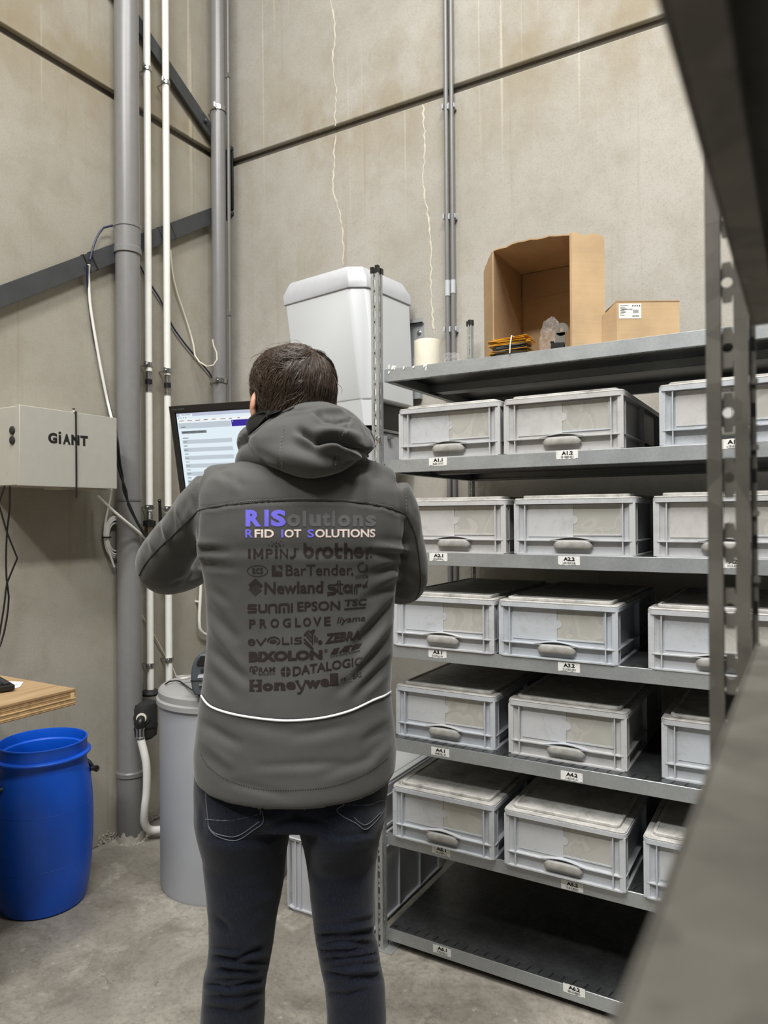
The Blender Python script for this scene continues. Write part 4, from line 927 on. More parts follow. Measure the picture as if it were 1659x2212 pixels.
plate('inner_flap', [(x0+.004,yd-.006,zs_),(x1-.002,yd-.006,zs_+.014),(x1-.002,yd-.002,zt2-.002),(x0+.004,yd-.002,zt2-.002)], (0,-1,0), .003)
plate('inner_flap', [(x0+.004,yd-.002,ZS+.004),(x1-.002,yd-.002,ZS+.004),(x1-.002,yd-.001,zs_+.03),(x0+.004,yd-.001,zs_+.015)], (0,-1,0), .002)
dl = np.array((-.62,.78,0)); dl /= np.linalg.norm(dl); Lf = .095
e = np.array((x0,yb0,0)); f = e+dl*Lf; k = 9; mb = MB()
lo = [e+(f-e)*i/k+np.array((0,0,ZS)) for i in range(k+1)]; hi = [e+(f-e)*i/k+np.array((0,0,zt2-.002-.030*(i/k)**1.5+.002*math.sin(i*2))) for i in range(k+1)]; nn = np.array((-.78,-.62,0))*.004
vs = lo+hi+[p+nn for p in lo]+[p+nn for p in hi]; q = k+1; fs = []
for i in range(k): fs += [(i,i+1,q+i+1,q+i),(2*q+i,3*q+i,3*q+i+1,2*q+i+1),(q+i,q+i+1,3*q+i+1,3*q+i),(i,2*q+i,2*q+i+1,i+1)]
fs += [(0,q,3*q,2*q),(k,2*q+k,3*q+k,q+k)]; mb.add(vs, fs); mb.build('left_flap', M['card'], t)
# right flap folded right back and towards the wall
dr_ = np.array((.80,.60,0)); dr_ /= np.linalg.norm(dr_)
best = None
for L in np.linspace(.05,.30,126):
    g = np.array((x1,yb0,zt2))+dr_*L; q_ = g-CAM; px = IW/2+FPX*(q_@CR)/(q_@FW)
    if best is None or abs(px-1305) < best[0]: best = (abs(px-1305), L)
Lr = best[1]; e = np.array((x1+.001,yb0,0)); f = e+dr_*Lr; k = 12; nn = np.array((-dr_[1],dr_[0],0))*.004; rr_ = random.Random(4)
lo = [e+(f-e)*i/k+np.array((0,0,ZS)) for i in range(k+1)]; hi = [e+(f-e)*i/k+np.array((0,0,zt2+.008+.004*math.sin(i*.9)-.004*(i/k)+rr_.uniform(-.002,.002))) for i in range(k+1)]
mb = MB(); vs = lo+hi+[p+nn for p in lo]+[p+nn for p in hi]; q = k+1; fs = []
for i in range(k): fs += [(i,i+1,q+i+1,q+i),(2*q+i,3*q+i,3*q+i+1,2*q+i+1),(q+i,q+i+1,3*q+i+1,3*q+i),(i,2*q+i,2*q+i+1,i+1)]
fs += [(0,q,3*q,2*q),(k,2*q+k,3*q+k,q+k)]; mb.add(vs, fs); mb.build('right_flap', M['cardl'], t)
# small carton with sticker
P = at(1332,652,'y',2.12); Q = at(1467,647,'z',P[2]); 
dx = np.array((CR[0],CR[1],0)); dx /= np.linalg.norm(dx); dy = np.array((-dx[1],dx[0],0)); wS = .0
best = min(np.linspace(.05,.3,251), key=lambda L: abs((lambda g: IW/2+FPX*((g-CAM)@CR)/((g-CAM)@FW))(P+dx*L)-1467)); wS = best; hS = P[2]-ZS; dS = .17
t = thing('small_carton', 'small brown carton with a white address sticker on the top shelf', 'box', (P[0],P[1],ZS), world=True); c0 = np.array((P[0],P[1],ZS))
def bx(nm, a, b, c_, d, e_, f_, mat='card', bevel=None):
    mb = MB(); mb.obox(c0+dx*(a+b)/2+dy*(c_+d)/2+np.array((0,0,(e_+f_)/2)), dx*(b-a)/2, dy*(d-c_)/2, (0,0,(f_-e_)/2)); return mb.build(nm, M[mat], t, bevel=bevel)
bx('front_side',0,wS,0,.004,0,hS,'cardl'); bx('left_side',0,.004,.004,dS-.004,0,hS); bx('right_side',wS-.004,wS,.004,dS-.004,0,hS); bx('back_side',0,wS,dS-.004,dS,0,hS); bx('bottom',.004,wS-.004,.004,dS-.004,0,.004)
bx('top_flap',0,wS+.001,-.001,dS*.52,hS,hS+.003,'card'); bx('top_flap',.004,wS-.003,dS*.5,dS,hS+.003,hS+.006,'card')
mb = MB(); a = c0+np.array((0,0,hS)); b = a-dx*.032+dy*.03-np.array((0,0,.030)); A4 = [c0, c0-dx*.034+dy*.03, b, b+dx*.014+np.array((0,0,.012)), a]; nn = dy*.004
mb.add(A4+[p+nn for p in A4], [(0,1,2,3,4),(9,8,7,6,5)]+[(i,(i+1)%5,(i+1)%5+5,i+5) for i in range(5)]); mb.build('torn_flap', M['card'], t)
mb = MB(); r = random.Random(1)
for k in range(7):
    g = c0+dx*(wS-.028+.002*k)+dy*.02+np.array((0,0,hS+.004)); mb.tube([g, g+np.array((r.uniform(-.006,.006),0,r.uniform(.004,.010)))], .0007, 5)
mb.build('torn_fibres', M['card'], t)
so = c0+dx*.006-dy*.0006+np.array((0,0,hS-.048)); sw, shh = .064, .043
mb = MB(); mb.add([so,so+dx*sw,so+dx*sw+np.array((0,0,shh)),so+np.array((0,0,shh))], [(0,1,2,3)])
zf = lambda u,v,w,h: rect_fn(so-dy*.0004+dx*sw*u+np.array((0,0,shh*v)), dx*sw*w, np.array((0,0,shh*h)))
text_on(mb, 'symbol', zf(.60,.10,.30,.12), .02, 1)
def bar(u,v,w,h): f_ = zf(u,v,w,h); mb.add([f_(0,0),f_(1,0),f_(1,1),f_(0,1)], [(0,1,2,3)], 1)
for k, (w_) in enumerate((.38,.22,.30,.20,.26,.16,.2)): bar(.05,.86-k*.11,w_,.018)
for v_ in (.58,.40):
    x = .10
    while x < (.60 if v_ > .5 else .30): w_ = r.choice((.006,.010,.014)); bar(x,v_,w_,.06); x += w_+r.choice((.006,.010))
for k, u_ in enumerate((.60,.70,.80,.90)): bar(u_,.80,.045,.09)
for k in range(8): bar(.64+.03*k,.36,.014,.22)
mb.build('sticker', [M['paper'],M['ink']], t, fixn=False)
# tape roll
P = at(923,770,'y',2.10); rr = .0415; zt3 = at(923,729,'y',2.10-rr)[2]
t = thing('tape_roll', 'cream roll wrapped in clear film near the front upright, on the top shelf', 'roll', (P[0],2.10,ZS), world=True); hR = zt3-ZS
mb = MB(); mb.lathe([(.018,0),(rr,0),(rr+.0004,.003),(rr+.0004,hR-.003),(rr,hR),(.018,hR),(.018,0)], (P[0],2.10,ZS), 48, cap=False); mb.build('roll', M['cream'], t, smooth=35)
def crumple(nm, c, sx, sy, sz, seed, parent=None, mat='clear', amp=.35, sub=5):
    bm = bmesh.new(); bmesh.ops.create_icosphere(bm, subdivisions=sub, radius=1)
    for v in bm.verts:
        p = v.co.copy(); k = 1+amp*.8*noise.noise(p*1.6+Vector((seed,0,0)))-amp*.7*abs(noise.noise(p*3.2+Vector((0,seed,0))))-amp*.3*abs(noise.noise(p*7+Vector((0,0,seed))))
        q = p*k; q.z = max(q.z, -.8); v.co = Vector((c[0]+q.x*sx, c[1]+q.y*sy, c[2]+q.z*sz))
    me = bpy.data.meshes.new(nm); bm.to_mesh(me); bm.free(); me.materials.append(M[mat]); me.polygons.foreach_set('use_smooth', [True]*len(me.polygons)); return link(nm, me, parent)
mb = MB(); n = 48
rings = [[(P[0]+(rr+.0015+.0012*math.sin(5*2*PI*k/n+z*80)+.0008*math.sin(13*2*PI*k/n))*math.cos(2*PI*k/n), 2.10+(rr+.0015+.0012*math.sin(5*2*PI*k/n+z*80))*math.sin(2*PI*k/n), ZS+z) for k in range(n)] for z in np.linspace(.002,hR-.002,10)]
mb.loft(rings, cap0=False, cap1=False); mb.build('film_wrap', M['clear'], t, smooth=25)
c = at(975,765,'y',2.13); o = crumple('crumpled_film', (c[0],2.13,ZS+.022), .036,.03,.029, 3.1, amp=.55); tag(o, 'crumpled clear plastic film beside the cream roll', 'plastic film')
# stack of amber sheets held by a white band
c = at(1102,740,'y',2.035); t = thing('sheet_stack', 'bundle of amber sheets with a white band on the top shelf edge', 'sheets', (c[0],2.045,ZS), world=True); r = random.Random(11); z = ZS+.0006
for k in range(22):
    am = k > 11 or k in (2,5); hh = r.uniform(.0012,.0022); a = r.uniform(-.10,.10)+(.18 if k == 17 else 0); ca, sa = math.cos(a), math.sin(a); w_ = (.060 if am else .046)*(1 if k < 18 else .85); dxx = r.uniform(-.006,.006)+(-.010 if k == 17 else 0)
    mb = MB(); tl = .004*math.sin(k) if k > 13 else 0
    mb.obox((c[0]+dxx,2.052+r.uniform(-.004,.004),z+hh/2), (w_*ca,w_*sa,tl*.5), (-.028*sa,.028*ca,0), (0,0,hh/2)); mb.build('amber_sheet' if am else 'grey_sheet', M['amber' if am else 'dk_sheet'], t); z += hh+.0006
mb = MB(); zz = z-ZS
for s in (0,): mb.tube([(c[0]+.004,2.020,ZS+.001),(c[0]+.006,2.019,ZS+zz*.5),(c[0]+.010,2.020,z+.001),(c[0]+.012,2.05,z+.002),(c[0]+.010,2.085,z+.001),(c[0]+.006,2.086,ZS+zz*.5),(c[0]+.004,2.085,ZS+.001)], .0020, 8)
mb.build('rubber_band', M['paper'], t, smooth=60)
# steel hook plate and clear bag inside the carton mouth
P = at(1213,720,'y',2.06); t = thing('hook_plate', 'zinc hook plate with a round hole standing in the carton mouth', 'bracket', (P[0],2.06,ZS), world=True)
hz_ = at(1213,697,'y',2.06)[2]-ZS; w_ = .019; cy_ = hz_-w_; out = [(w_,.002),(w_,cy_)]+[(w_*math.cos(a),cy_+w_*math.sin(a)) for a in np.linspace(0,PI,12)]+[(-w_,cy_-.01),(-w_,.002)]
n = 24; O = []; I = []
for i in range(n):
    a = 2*PI*i/n; c_, s_ = math.cos(a), math.sin(a); O.append((w_*c_, cy_+w_*s_)); I.append((.0075*c_, cy_+.0075*s_))
mb = MB(); m2 = MB(); m2.ring_plate(O, I, 0, .003); mb.add([(P[0]+x, 2.06+z, ZS+y) for x,y,z in m2.v], m2.f); mb.box(P[0]-w_,P[0]+w_*.55,2.06,2.063,ZS+.001,ZS+cy_-.009); mb.build('plate', M['chrome'], t)
mb = MB(); mb.box(P[0]-.028,P[0]+.010,2.045,2.058,ZS+.0005,ZS+.022); mb.box(P[0]-.030,P[0]-.020,2.046,2.057,ZS+.022,ZS+.028); mb.build('black_clamp', M['blk'], t, bevel=.002)
c = at(1195,700,'y',2.13); o = crumple('clear_bag', (c[0]-.004,2.13,ZS+.055), .040,.035,.064, 8.3, amp=.3); tag(o, 'clear plastic bag inside the open carton', 'bag')
c = at(1192,717,'y',2.10); mb = MB(); mb.obox((c[0],2.17,ZS+.030), (.021,.006,.002), (-.001,.003,.001), (-.003,0,.018)); o = mb.build('white_card', M['paper']); tag(o, 'small white card standing in the open carton', 'card')
# ------------------------------------------------------------------ the man, seen from behind
ZP = 1.45
def Q(px, py, d=0.0): return atZ(px, py, ZP-d)              # d: metres towards the viewer from the middle of his body
HX = np.array((_r[0],_r[1],0)); HY = -np.array((FH[0],FH[1],0)); UP_ = np.array((0,0,1.0))   # his right, his back, up
RT = HX
def superring(c, ax, a, bf, bb, n=56, e=2.3, z=None, zfun=None):
    out = []
    for k in range(n):
        t = 2*PI*k/n; co, si = math.cos(t), math.sin(t)
        x = a*math.copysign(abs(co)**(2/e), co); y = (bf if si > 0 else bb)*math.copysign(abs(si)**(2/e), si)
        p = c+ax*x+HY*y
        if zfun: p = p+np.array((0,0,zfun(co,si)))
        out.append(p)
    return out
def to_mesh(o):
    dg = bpy.context.evaluated_depsgraph_get(); me = bpy.data.meshes.new_from_object(o.evaluated_get(dg)); return me
def union(parts, voxel, smooth_it=6, fac=.5):
    """one continuous surface from closed overlapping shells"""
    mb = MB()
    for p in parts: mb.add(p.v, p.f)
    me = mb.mesh('tmp', []); o = bpy.data.objects.new('tmp', me); COL.objects.link(o)
    m = o.modifiers.new('r', 'REMESH'); m.mode = 'VOXEL'; m.voxel_size = voxel; m.use_smooth_shade = True
    s = o.modifiers.new('s', 'SMOOTH'); s.factor = fac; s.iterations = smooth_it
    r = to_mesh(o); bpy.data.objects.remove(o); bpy.data.meshes.remove(me); return r
def arrays(me):
    n = len(me.vertices); co = np.empty(n*3); me.vertices.foreach_get('co', co); no = np.empty(n*3); me.vertices.foreach_get('normal', no)
    return co.reshape(-1,3), no.reshape(-1,3)
def pix(co):
    q = co-CAM; w = q@FW; return IW/2+FPX*(q@CR)/w, IH/2-FPX*(q@CU)/w, w
def fold(me, folds, grain=0.0, gscale=20, back_only=True):
    """press cloth creases into a mesh: each (x0,y0,x1,y1,width,amplitude mm); the measured lines lie on the back of the body"""
    co, no = arrays(me); px, py, w = pix(co); v = CAM-co; v /= np.linalg.norm(v,axis=1)[:,None]; face = np.clip((no*v).sum(1)*2.5, 0, 1)
    if not back_only: face = np.ones_like(face)
    d = np.zeros(len(co))
    for f in folds:
        x0,y0,x1,y1,wd,am = f[:6]; ex,ey = x1-x0, y1-y0; L2 = ex*ex+ey*ey
        t = ((px-x0)*ex+(py-y0)*ey)/L2; tc_ = np.clip(t,0,1); dist = np.hypot(px-x0-tc_*ex, py-y0-tc_*ey)
        taper = .45+.55*np.sin(np.clip(tc_,0,1)*PI)**.7 if len(f) < 7 else (1-tc_*.8)
        d += am*.001*np.exp(-(dist/wd)**2)*taper*face
        side = ((px-x0-t*ex)*(-ey)+(py-y0-t*ey)*ex)/math.sqrt(L2)
        d += -am*.0005*np.exp(-((side-wd*1.7)/(wd*1.2))**2)*taper*face*np.exp(-((np.clip(t,1,9)-1)+np.clip(-t,0,9))**2*30)
    if grain:
        d += grain*np.array([noise.noise(Vector(p)*gscale)+.5*noise.noise(Vector(p)*gscale*2.3) for p in co])
    co = co+no*d[:,None]; me.vertices.foreach_set('co', co.ravel()); me.update()
def limb(pts, rs, n=28, step=.015, flat=None):
    mb = MB(); mb.tube(pts, rs, n, step=step); return mb

# ---- rows of measured outline: y, left x, right x, half depth to the back, half depth to the front
T_ROWS = [(1000,548,745,.055,.070),(1010,500,800,.080,.085),(1022,462,838,.098,.095),(1040,442,856,.112,.105),(1065,432,868,.120,.115),(1100,428,872,.126,.122),(1150,428,872,.128,.125),(1195,430,868,.125,.125),
          (1225,440,862,.121,.122),(1260,445,856,.118,.120),(1300,448,852,.116,.118),(1350,451,850,.115,.118),(1400,448,850,.117,.120),(1450,444,846,.121,.122),(1500,437,845,.126,.126),(1540,431,849,.130,.130),(1580,427,853,.135,.133),(1620,423,856,.140,.136)]
def torso_rings(dx=0.0, db=0.0, hem=True):
    R = []
    for (y,xl,xr,bf,bb) in T_ROWS:
        a, b = Q(xl,y), Q(xr,y); c = (a+b)/2; h = np.linalg.norm(b-a)/2-dx; R.append(superring(c, (b-a)/np.linalg.norm(b-a), h, bf-db, bb-db))
    if hem:
        for (y,xl,xr,bf,bb,dr) in ((1645,424,855,.143,.146,.010),(1656,425,853,.145,.150,.020),(1663,428,849,.142,.149,.025)):
            a, b = Q(xl,y), Q(xr,y); c = (a+b)/2; h = np.linalg.norm(b-a)/2-dx
            R.append(superring(c, (b-a)/np.linalg.norm(b-a), h, bf, bb, zfun=lambda co,si,dr=dr: -dr*(max(0,si)**1.2)-dr*.5*max(0,-si)))
        a, b = Q(447,1662), Q(830,1662); R.append(superring((a+b)/2, (b-a)/np.linalg.norm(b-a), np.linalg.norm(b-a)/2, .123, .126, zfun=lambda co,si: -.022*(max(0,si)**1.2)-.012*max(0,-si)))
        a, b = Q(450,1610), Q(828,1610); R.append(superring((a+b)/2, (b-a)/np.linalg.norm(b-a), np.linalg.norm(b-a)/2, .11, .11))
    return R
ARM_L = [(Q(474,1064,-.005),.056),(Q(437,1108,-.02),.0585),(Q(397,1150,-.055),.051),(Q(366,1190,-.10),.056),(Q(353,1218,-.135),.060),(Q(368,1232,-.19),.056),(Q(408,1226,-.27),.050),(Q(452,1205,-.36),.043),(Q(478,1188,-.41),.040)]
ARM_R = [(Q(832,1068,-.005),.053),(Q(851,1106,-.015),.052),(Q(858,1155,-.035),.052),(Q(865,1210,-.06),.057),(Q(868,1245,-.085),.056),(Q(866,1252,-.13),.053),(Q(850,1240,-.22),.048),(Q(815,1215,-.34),.043),(Q(795,1198,-.40),.040)]
jt = MB(); jt.loft(torso_rings())
yoke = MB(); yoke.tube([Q(462,1054,.0), Q(520,1046,.02), Q(645,1030,.03), Q(770,1036,.02), Q(836,1058,.0)], [.046,.044,.07,.046,.042], 24, step=.02)
jm = union([jt, yoke, limb([p for p,_ in ARM_L],[r for _,r in ARM_L]), limb([p for p,_ in ARM_R],[r for _,r in ARM_R])], .0052, 9)
J_FOLDS = [ # right armpit and side
 (868,1200,792,1193,7,-7,1),(872,1186,815,1180,8,5,1),(858,1222,792,1240,7,-4.5,1),(858,1238,800,1262,8,4,1),(856,1262,785,1296,8,-4.5,1),(853,1300,770,1392,10,-5),(852,1325,752,1470,9,4),(853,1365,738,1490,11,-5),(850,1420,768,1505,10,-4),(848,1445,790,1500,9,3),
 # left side
 (428,1187,492,1193,7,-7,1),(430,1174,480,1176,8,4,1),(440,1222,508,1228,7,-4.5,1),(444,1262,490,1300,9,-3),(448,1310,508,1378,10,-4),(450,1345,520,1440,10,3),(448,1396,530,1468,10,-4),(444,1440,500,1500,10,-3),
 # lower panel
 (430,1560,512,1606,11,-4),(428,1596,500,1650,11,3),(560,1655,742,1648,9,-1.8),(640,1590,760,1566,12,-2.2),(700,1672,800,1640,10,-2),(500,1690,610,1716,9,-1.6),(850,1560,790,1600,11,-3),(852,1600,800,1655,10,2.5),(520,1560,640,1580,14,-1.5),
 # shoulders and yoke
 (468,1012,520,1046,10,-4),(492,1016,508,1050,9,3),(840,1040,800,1020,12,-2),(470,1190,700,1186,11,-1.2),(640,1196,800,1196,9,-1.4),
 # seams
 (426,1101,520,1088,3.2,-2.2),(520,1088,650,1081,3.2,-2.2),(650,1081,760,1085,3.2,-2.2),(760,1085,830,1095,3.2,-2.2),(830,1095,876,1112,3.2,-2.2),
 (434,1018,424,1060,3.0,-2.0),(424,1060,429,1110,3.0,-2.0),(429,1110,424,1190,3.0,-2.5),(876,1058,877,1112,3.0,-2.0),(877,1112,872,1180,3.0,-2.4),(872,1180,862,1196,3.0,-3),
 # left sleeve wrinkles
 (402,1082,392,1118,6,-4),(414,1076,424,1112,7,-4),(385,1100,398,1138,7,4),(368,1112,372,1156,6,-4.5),(352,1128,366,1176,7,3.5),(340,1142,342,1182,6,-4),(322,1162,336,1196,6,3),(312,1176,318,1210,5,-3),(436,1212,402,1254,8,-3.5),(430,1238,372,1262,6,-3),
 # right sleeve
 (884,1072,893,1110,8,-2.5),(905,1130,893,1200,9,2),(866,1225,905,1262,9,-2.5),(862,1262,900,1290,8,-2.5)]
J_FOLDS = [(*f[:5], f[5]*1.25, *f[6:]) for f in J_FOLDS]
fold(jm, J_FOLDS, grain=.0010, gscale=16)
jm.materials.clear(); jm.materials.append(M['jacket']); jm.polygons.foreach_set('use_smooth', [True]*len(jm.polygons))
jco, _n = arrays(jm)
JBVH = BVHTree.FromPolygons([Vector(c) for c in jco], [tuple(p.vertices) for p in jm.polygons])
def skin_pt(px, py, lift=.0012, bvh=None, dflt=None):
    d = ray(px,py); d = d/np.linalg.norm(d); h = (bvh or JBVH).ray_cast(Vector(CAM), Vector(d))
    if h[0] is None: return dflt if dflt is not None else Q(px,py,.1)
    return np.array(h[0])-d*lift

# ---- legs
LEG_L = [(1640,424,640),(1700,424,640),(1740,424,640),(1758,423,637),(1785,427,628),(1844,440,618),(1910,446,612),(1976,452,599),(2043,453,589),(2080,448,582),(2105,440,577),(2142,438,572),(2210,435,570),(2290,437,566),(2400,446,560),(2520,458,552),(2600,462,550)]
LEG_R = [(1640,634,846),(1700,634,838),(1740,634,835),(1758,635,834),(1785,647,826),(1818,655,819),(1861,663,812),(1910,669,810),(1976,675,807),(2016,680,808),(2049,686,817),(2092,694,824),(2125,701,832),(2175,706,834),(2212,706,834),(2300,708,828),(2420,712,818),(2530,716,808),(2600,718,806)]
def leg_rings(rows, dx=0.0):
    R = []
    for (y,xl,xr) in rows:
        k = (y-1640)/960; zoff = .03*math.sin(k*PI) - .012
        a, b = Q(xl,y,zoff), Q(xr,y,zoff); c = (a+b)/2; h = np.linalg.norm(b-a)/2-dx; dp = .115 if y < 1770 else max(h*1.0, .058)
        if 1770 <= y < 1860: dp = .115+(h-.115)*(y-1770)/90
        R.append(superring(c, (b-a)/np.linalg.norm(b-a), h, dp-dx, dp-dx, 40, 2.15))
    return R
pl = MB(); rws = [(1560,452,826),(1620,436,842),(1680,425,840),(1725,424,835),(1750,430,828)]
R = []
for (y,xl,xr) in rws:
    a, b = Q(xl,y), Q(xr,y); R.append(superring((a+b)/2, (b-a)/np.linalg.norm(b-a), np.linalg.norm(b-a)/2, .118, .112))
pl.loft(R); l1, l2 = MB(), MB(); l1.loft(leg_rings(LEG_L)); l2.loft(leg_rings(LEG_R))
dm = union([pl,l1,l2], .0052, 7)
D_FOLDS = [(436,1745,440,1800,6,-2),(640,1762,560,1800,10,-4),(640,1762,720,1790,10,-4),(640,1700,640,1756,6,-4),
 (455,1812,560,1818,7,-3),(560,1818,610,1800,7,-2),(700,1802,760,1806,6,-4),(760,1806,800,1798,6,-3),
 (500,2016,470,1985,7,-3.5),(470,1985,520,2010,8,-2.5),(530,1990,560,1965,8,-2)]
kr = random.Random(5)
for (xa,xb,ys) in ((442,576,(2044,2063,2079,2099,2113,2131,2152,2178)), (684,828,(1996,2018,2035,2050,2067,2083,2104,2120,2143))):
    for i, y in enumerate(ys):
        a_ = kr.uniform(2.6,5.2)*(1 if i in range(1,7) else .6); y0, y1, y2 = y+kr.uniform(-9,6), y+kr.uniform(-2,10), y+kr.uniform(-13,3); m_ = xa+(xb-xa)*kr.uniform(.35,.65); w_ = kr.uniform(4.5,7.5)
        x0, x1 = xa+(xb-xa)*kr.uniform(-.05,.22), xb-(xb-xa)*kr.uniform(-.05,.22)
        D_FOLDS += [(x0,y0,m_,y1,w_,-a_),(m_,y1,x1,y2,w_,-a_)]
        D_FOLDS += [(x0,y0-9,m_,y1-9,w_*1.1,a_*.7),(m_,y1-9,x1,y2-9,w_*1.1,a_*.7)]
D_FOLDS += [(690,1940,790,1930,14,-2),(480,1930,600,1920,14,-2),(700,1985,800,1950,10,-2.5)]
fold(dm, D_FOLDS, grain=.0011, gscale=18)
dm.materials.clear(); dm.materials.append(M['denim']); dm.polygons.foreach_set('use_smooth', [True]*len(dm.polygons))
dco, _n = arrays(dm); DBVH = BVHTree.FromPolygons([Vector(c) for c in dco], [tuple(p.vertices) for p in dm.polygons])

# ---- body: one continuous figure (head, neck, trunk, arms, hands, legs, feet)
HC = Q(632,877,-.035); HZ = HC[2]; ha = math.radians(-25)           # head centre; head turned a little to his left
HR = HX*math.cos(ha)+HY*math.sin(ha); HB = -HX*math.sin(ha)+HY*math.cos(ha)
def hpnt(x, y, z): return HC+HR*x+HB*y+UP_*z                        # x his right, y backwards, z up
def head_mb():
    mb = MB(); rings = []; n = 44
    prof = [(-.128,.030,.034,-.050),(-.120,.044,.052,-.042),(-.100,.056,.070,-.026),(-.075,.063,.083,-.012),(-.045,.068,.092,-.004),(-.010,.073,.097,.0),(.025,.077,.100,.003),(.055,.076,.097,.004),(.080,.067,.085,.004),(.098,.051,.064,.004),(.108,.030,.038,.004),(.112,.010,.012,.004)]
    for z,a,b,oy in prof:
        ring = []
        for k in range(n):
            t = 2*PI*k/n; x = a*math.cos(t); y = b*math.sin(t)+oy; f = max(0.0,-math.sin(t))
            if f > .5: y -= .010*math.exp(-((z+.045)/.02)**2)*math.exp(-(x/.012)**2)*1.6 + .006*math.exp(-((z-.002)/.03)**2)*math.exp(-(x/.011)**2)       # nose
            if f > .4: y += .007*(math.exp(-((z-.004)/.013)**2)*(math.exp(-((x-.031)/.014)**2)+math.exp(-((x+.031)/.014)**2)))                             # eye sockets
            if f > .4: y -= .004*math.exp(-((z+.078)/.010)**2)*math.exp(-(x/.022)**2)                                                                  # lips
            ring.append(hpnt(x,y,z))
        rings.append(ring)
    mb.loft(rings); return mb
def ear_mb(s):
    mb = MB(); c = hpnt(s*.077,.012,-.008); o = HR*s; rings = []
    for k in range(9):
        t = k/8; z = .032-.064*t; w = .016*math.sin(PI*min(1,max(.08,1-t*.9)))**.5*(1-.35*t); ce = c+UP_*z+o*(.010*math.sin(PI*(t*.8+.1)))+HB*(.006-.008*t)
        rings.append([ce+HB*w*math.cos(a)+o*.0055*math.sin(a) for a in np.linspace(0,2*PI,12,endpoint=False)])
    mb.loft(rings); return mb
def hand_mbs(wr, dirn, palm_n, s):
    d = np.array(dirn,float); d /= np.linalg.norm(d); pn = np.array(palm_n,float); pn -= d*np.dot(pn,d); pn /= np.linalg.norm(pn); sd = np.cross(d, pn)*s; out = []
    m = MB(); rings = []
    for t,w,h in ((-.02,.026,.022),(.0,.028,.020),(.03,.037,.016),(.06,.041,.014),(.088,.040,.012)):
        rings.append([wr+d*t+sd*w*math.cos(a)+pn*h*math.sin(a) for a in np.linspace(0,2*PI,20,endpoint=False)])
    m.loft(rings); out.append(m)
    for k,(off,L,r) in enumerate(((-.030,.068,.0085),(-.0105,.078,.009),(.0105,.072,.0088),(.030,.056,.0078))):
        b = wr+d*.080+sd*off; sp = sd*off*.25; f1 = b+d*L*.45+pn*.004+sp; f2 = f1+d*L*.30+pn*.014+sp*.4; f3 = f2+d*L*.20+pn*.016
        m = MB(); m.tube([b-d*.02,b,f1,f2,f3], [r,r,r*.95,r*.88,r*.72], 12, step=.006); out.append(m)
    b = wr+d*.020-sd*.030; m = MB(); m.tube([b-sd*-.01, b-sd*.012+d*.02+pn*.006, b-sd*.024+d*.046+pn*.012, b-sd*.022+d*.072+pn*.016], [.013,.012,.0105,.008], 12, step=.006); out.append(m)
    return out
bt = MB(); bt.loft(torso_rings(.018,.02,False))
neck = MB(); neck.tube([Q(640,1040,.0), Q(640,1000,.0), HC+UP_*-.085+HB*.012, HC+UP_*-.03], [.075,.062,.058,.055], 28, step=.02)
parts = [bt, neck, head_mb(), ear_mb(-1), ear_mb(1)]
for A_, s in ((ARM_L,-1),(ARM_R,1)):
    parts.append(limb([p for p,_ in A_],[max(.026,r-.022) for _,r in A_]))
    wr = A_[-1][0]; dr = A_[-1][0]-A_[-2][0]; dr = dr/np.linalg.norm(dr); parts.append(limb([A_[-2][0], wr, wr+dr*.03],[.032,.028,.027])); parts += hand_mbs(wr+dr*.035, dr+UP_*.12, -UP_*.8-HX*s*.6, s)
l1, l2 = MB(), MB(); l1.loft(leg_rings(LEG_L,.009)); l2.loft(leg_rings(LEG_R,.009)); pb = MB(); pb.loft([superring(sum(r)/len(r), HX, .165,.095,.09) for r in R]); parts += [l1,l2,pb]
feet = []
for rows in (LEG_L,LEG_R):
    y,xl,xr = rows[-1]; c = (Q(xl,y,-.01)+Q(xr,y,-.01))/2; c[2] = 0; feet.append(c); m = MB()
    m.tube([np.array((c[0],c[1],.16)), np.array((c[0],c[1],.08)), np.array((c[0],c[1],.045))-HY*.03, np.array((c[0],c[1],.035))-HY*.12, np.array((c[0],c[1],.028))-HY*.17], [.036,.034,.026,.019,.010], 20, step=.015); parts.append(m)
bm_ = union(parts, .0042, 4)
bm_.materials.clear(); bm_.materials.append(M['skin']); bm_.polygons.foreach_set('use_smooth', [True]*len(bm_.polygons))
person = bpy.data.objects.new('person', bm_); COL.objects.link(person)
tag(person, 'man seen from behind in a dark grey printed jacket and dark jeans', 'person')
for s in (-1,1):                                                     # eyes
    mb = MB(); c = hpnt(s*.031,-.082,.004); mb.lathe([(0,-.0115),(.007,-.009),(.0115,0),(.007,.009),(0,.0115)], c, 16); mb.build('eye', M['white'], person, smooth=60)
for c in feet:                                                       # shoes
    mb = MB(); sec_ = []
    for t,w,h in ((.052,.032,.060),(.035,.043,.095),(-.02,.046,.112),(-.07,.046,.094),(-.12,.050,.070),(-.165,.047,.055),(-.20,.030,.036),(-.212,.012,.02)):
        sec_.append([c+HY*t+HX*w*math.copysign(abs(math.cos(a))**.7,math.cos(a))+UP_*(h*.5+h*.5*math.copysign(abs(math.sin(a))**.7,math.sin(a))) for a in np.linspace(0,2*PI,20,endpoint=False)])
    mb.loft(sec_); sh_ = mb.build('shoe', M['blk_r'], person, smooth=50)
    mb = MB(); mb.loft([[c+HY*(-.083)+np.array((0,0,z))+HX*.050*math.cos(a)+HY*.132*math.sin(a) for a in np.linspace(0,2*PI,28,endpoint=False)] for z in (0,.022)]); mb.build('sole', M['blk'], sh_)
jacket = link('jacket', jm, person); jeans = link('jeans', dm, person)

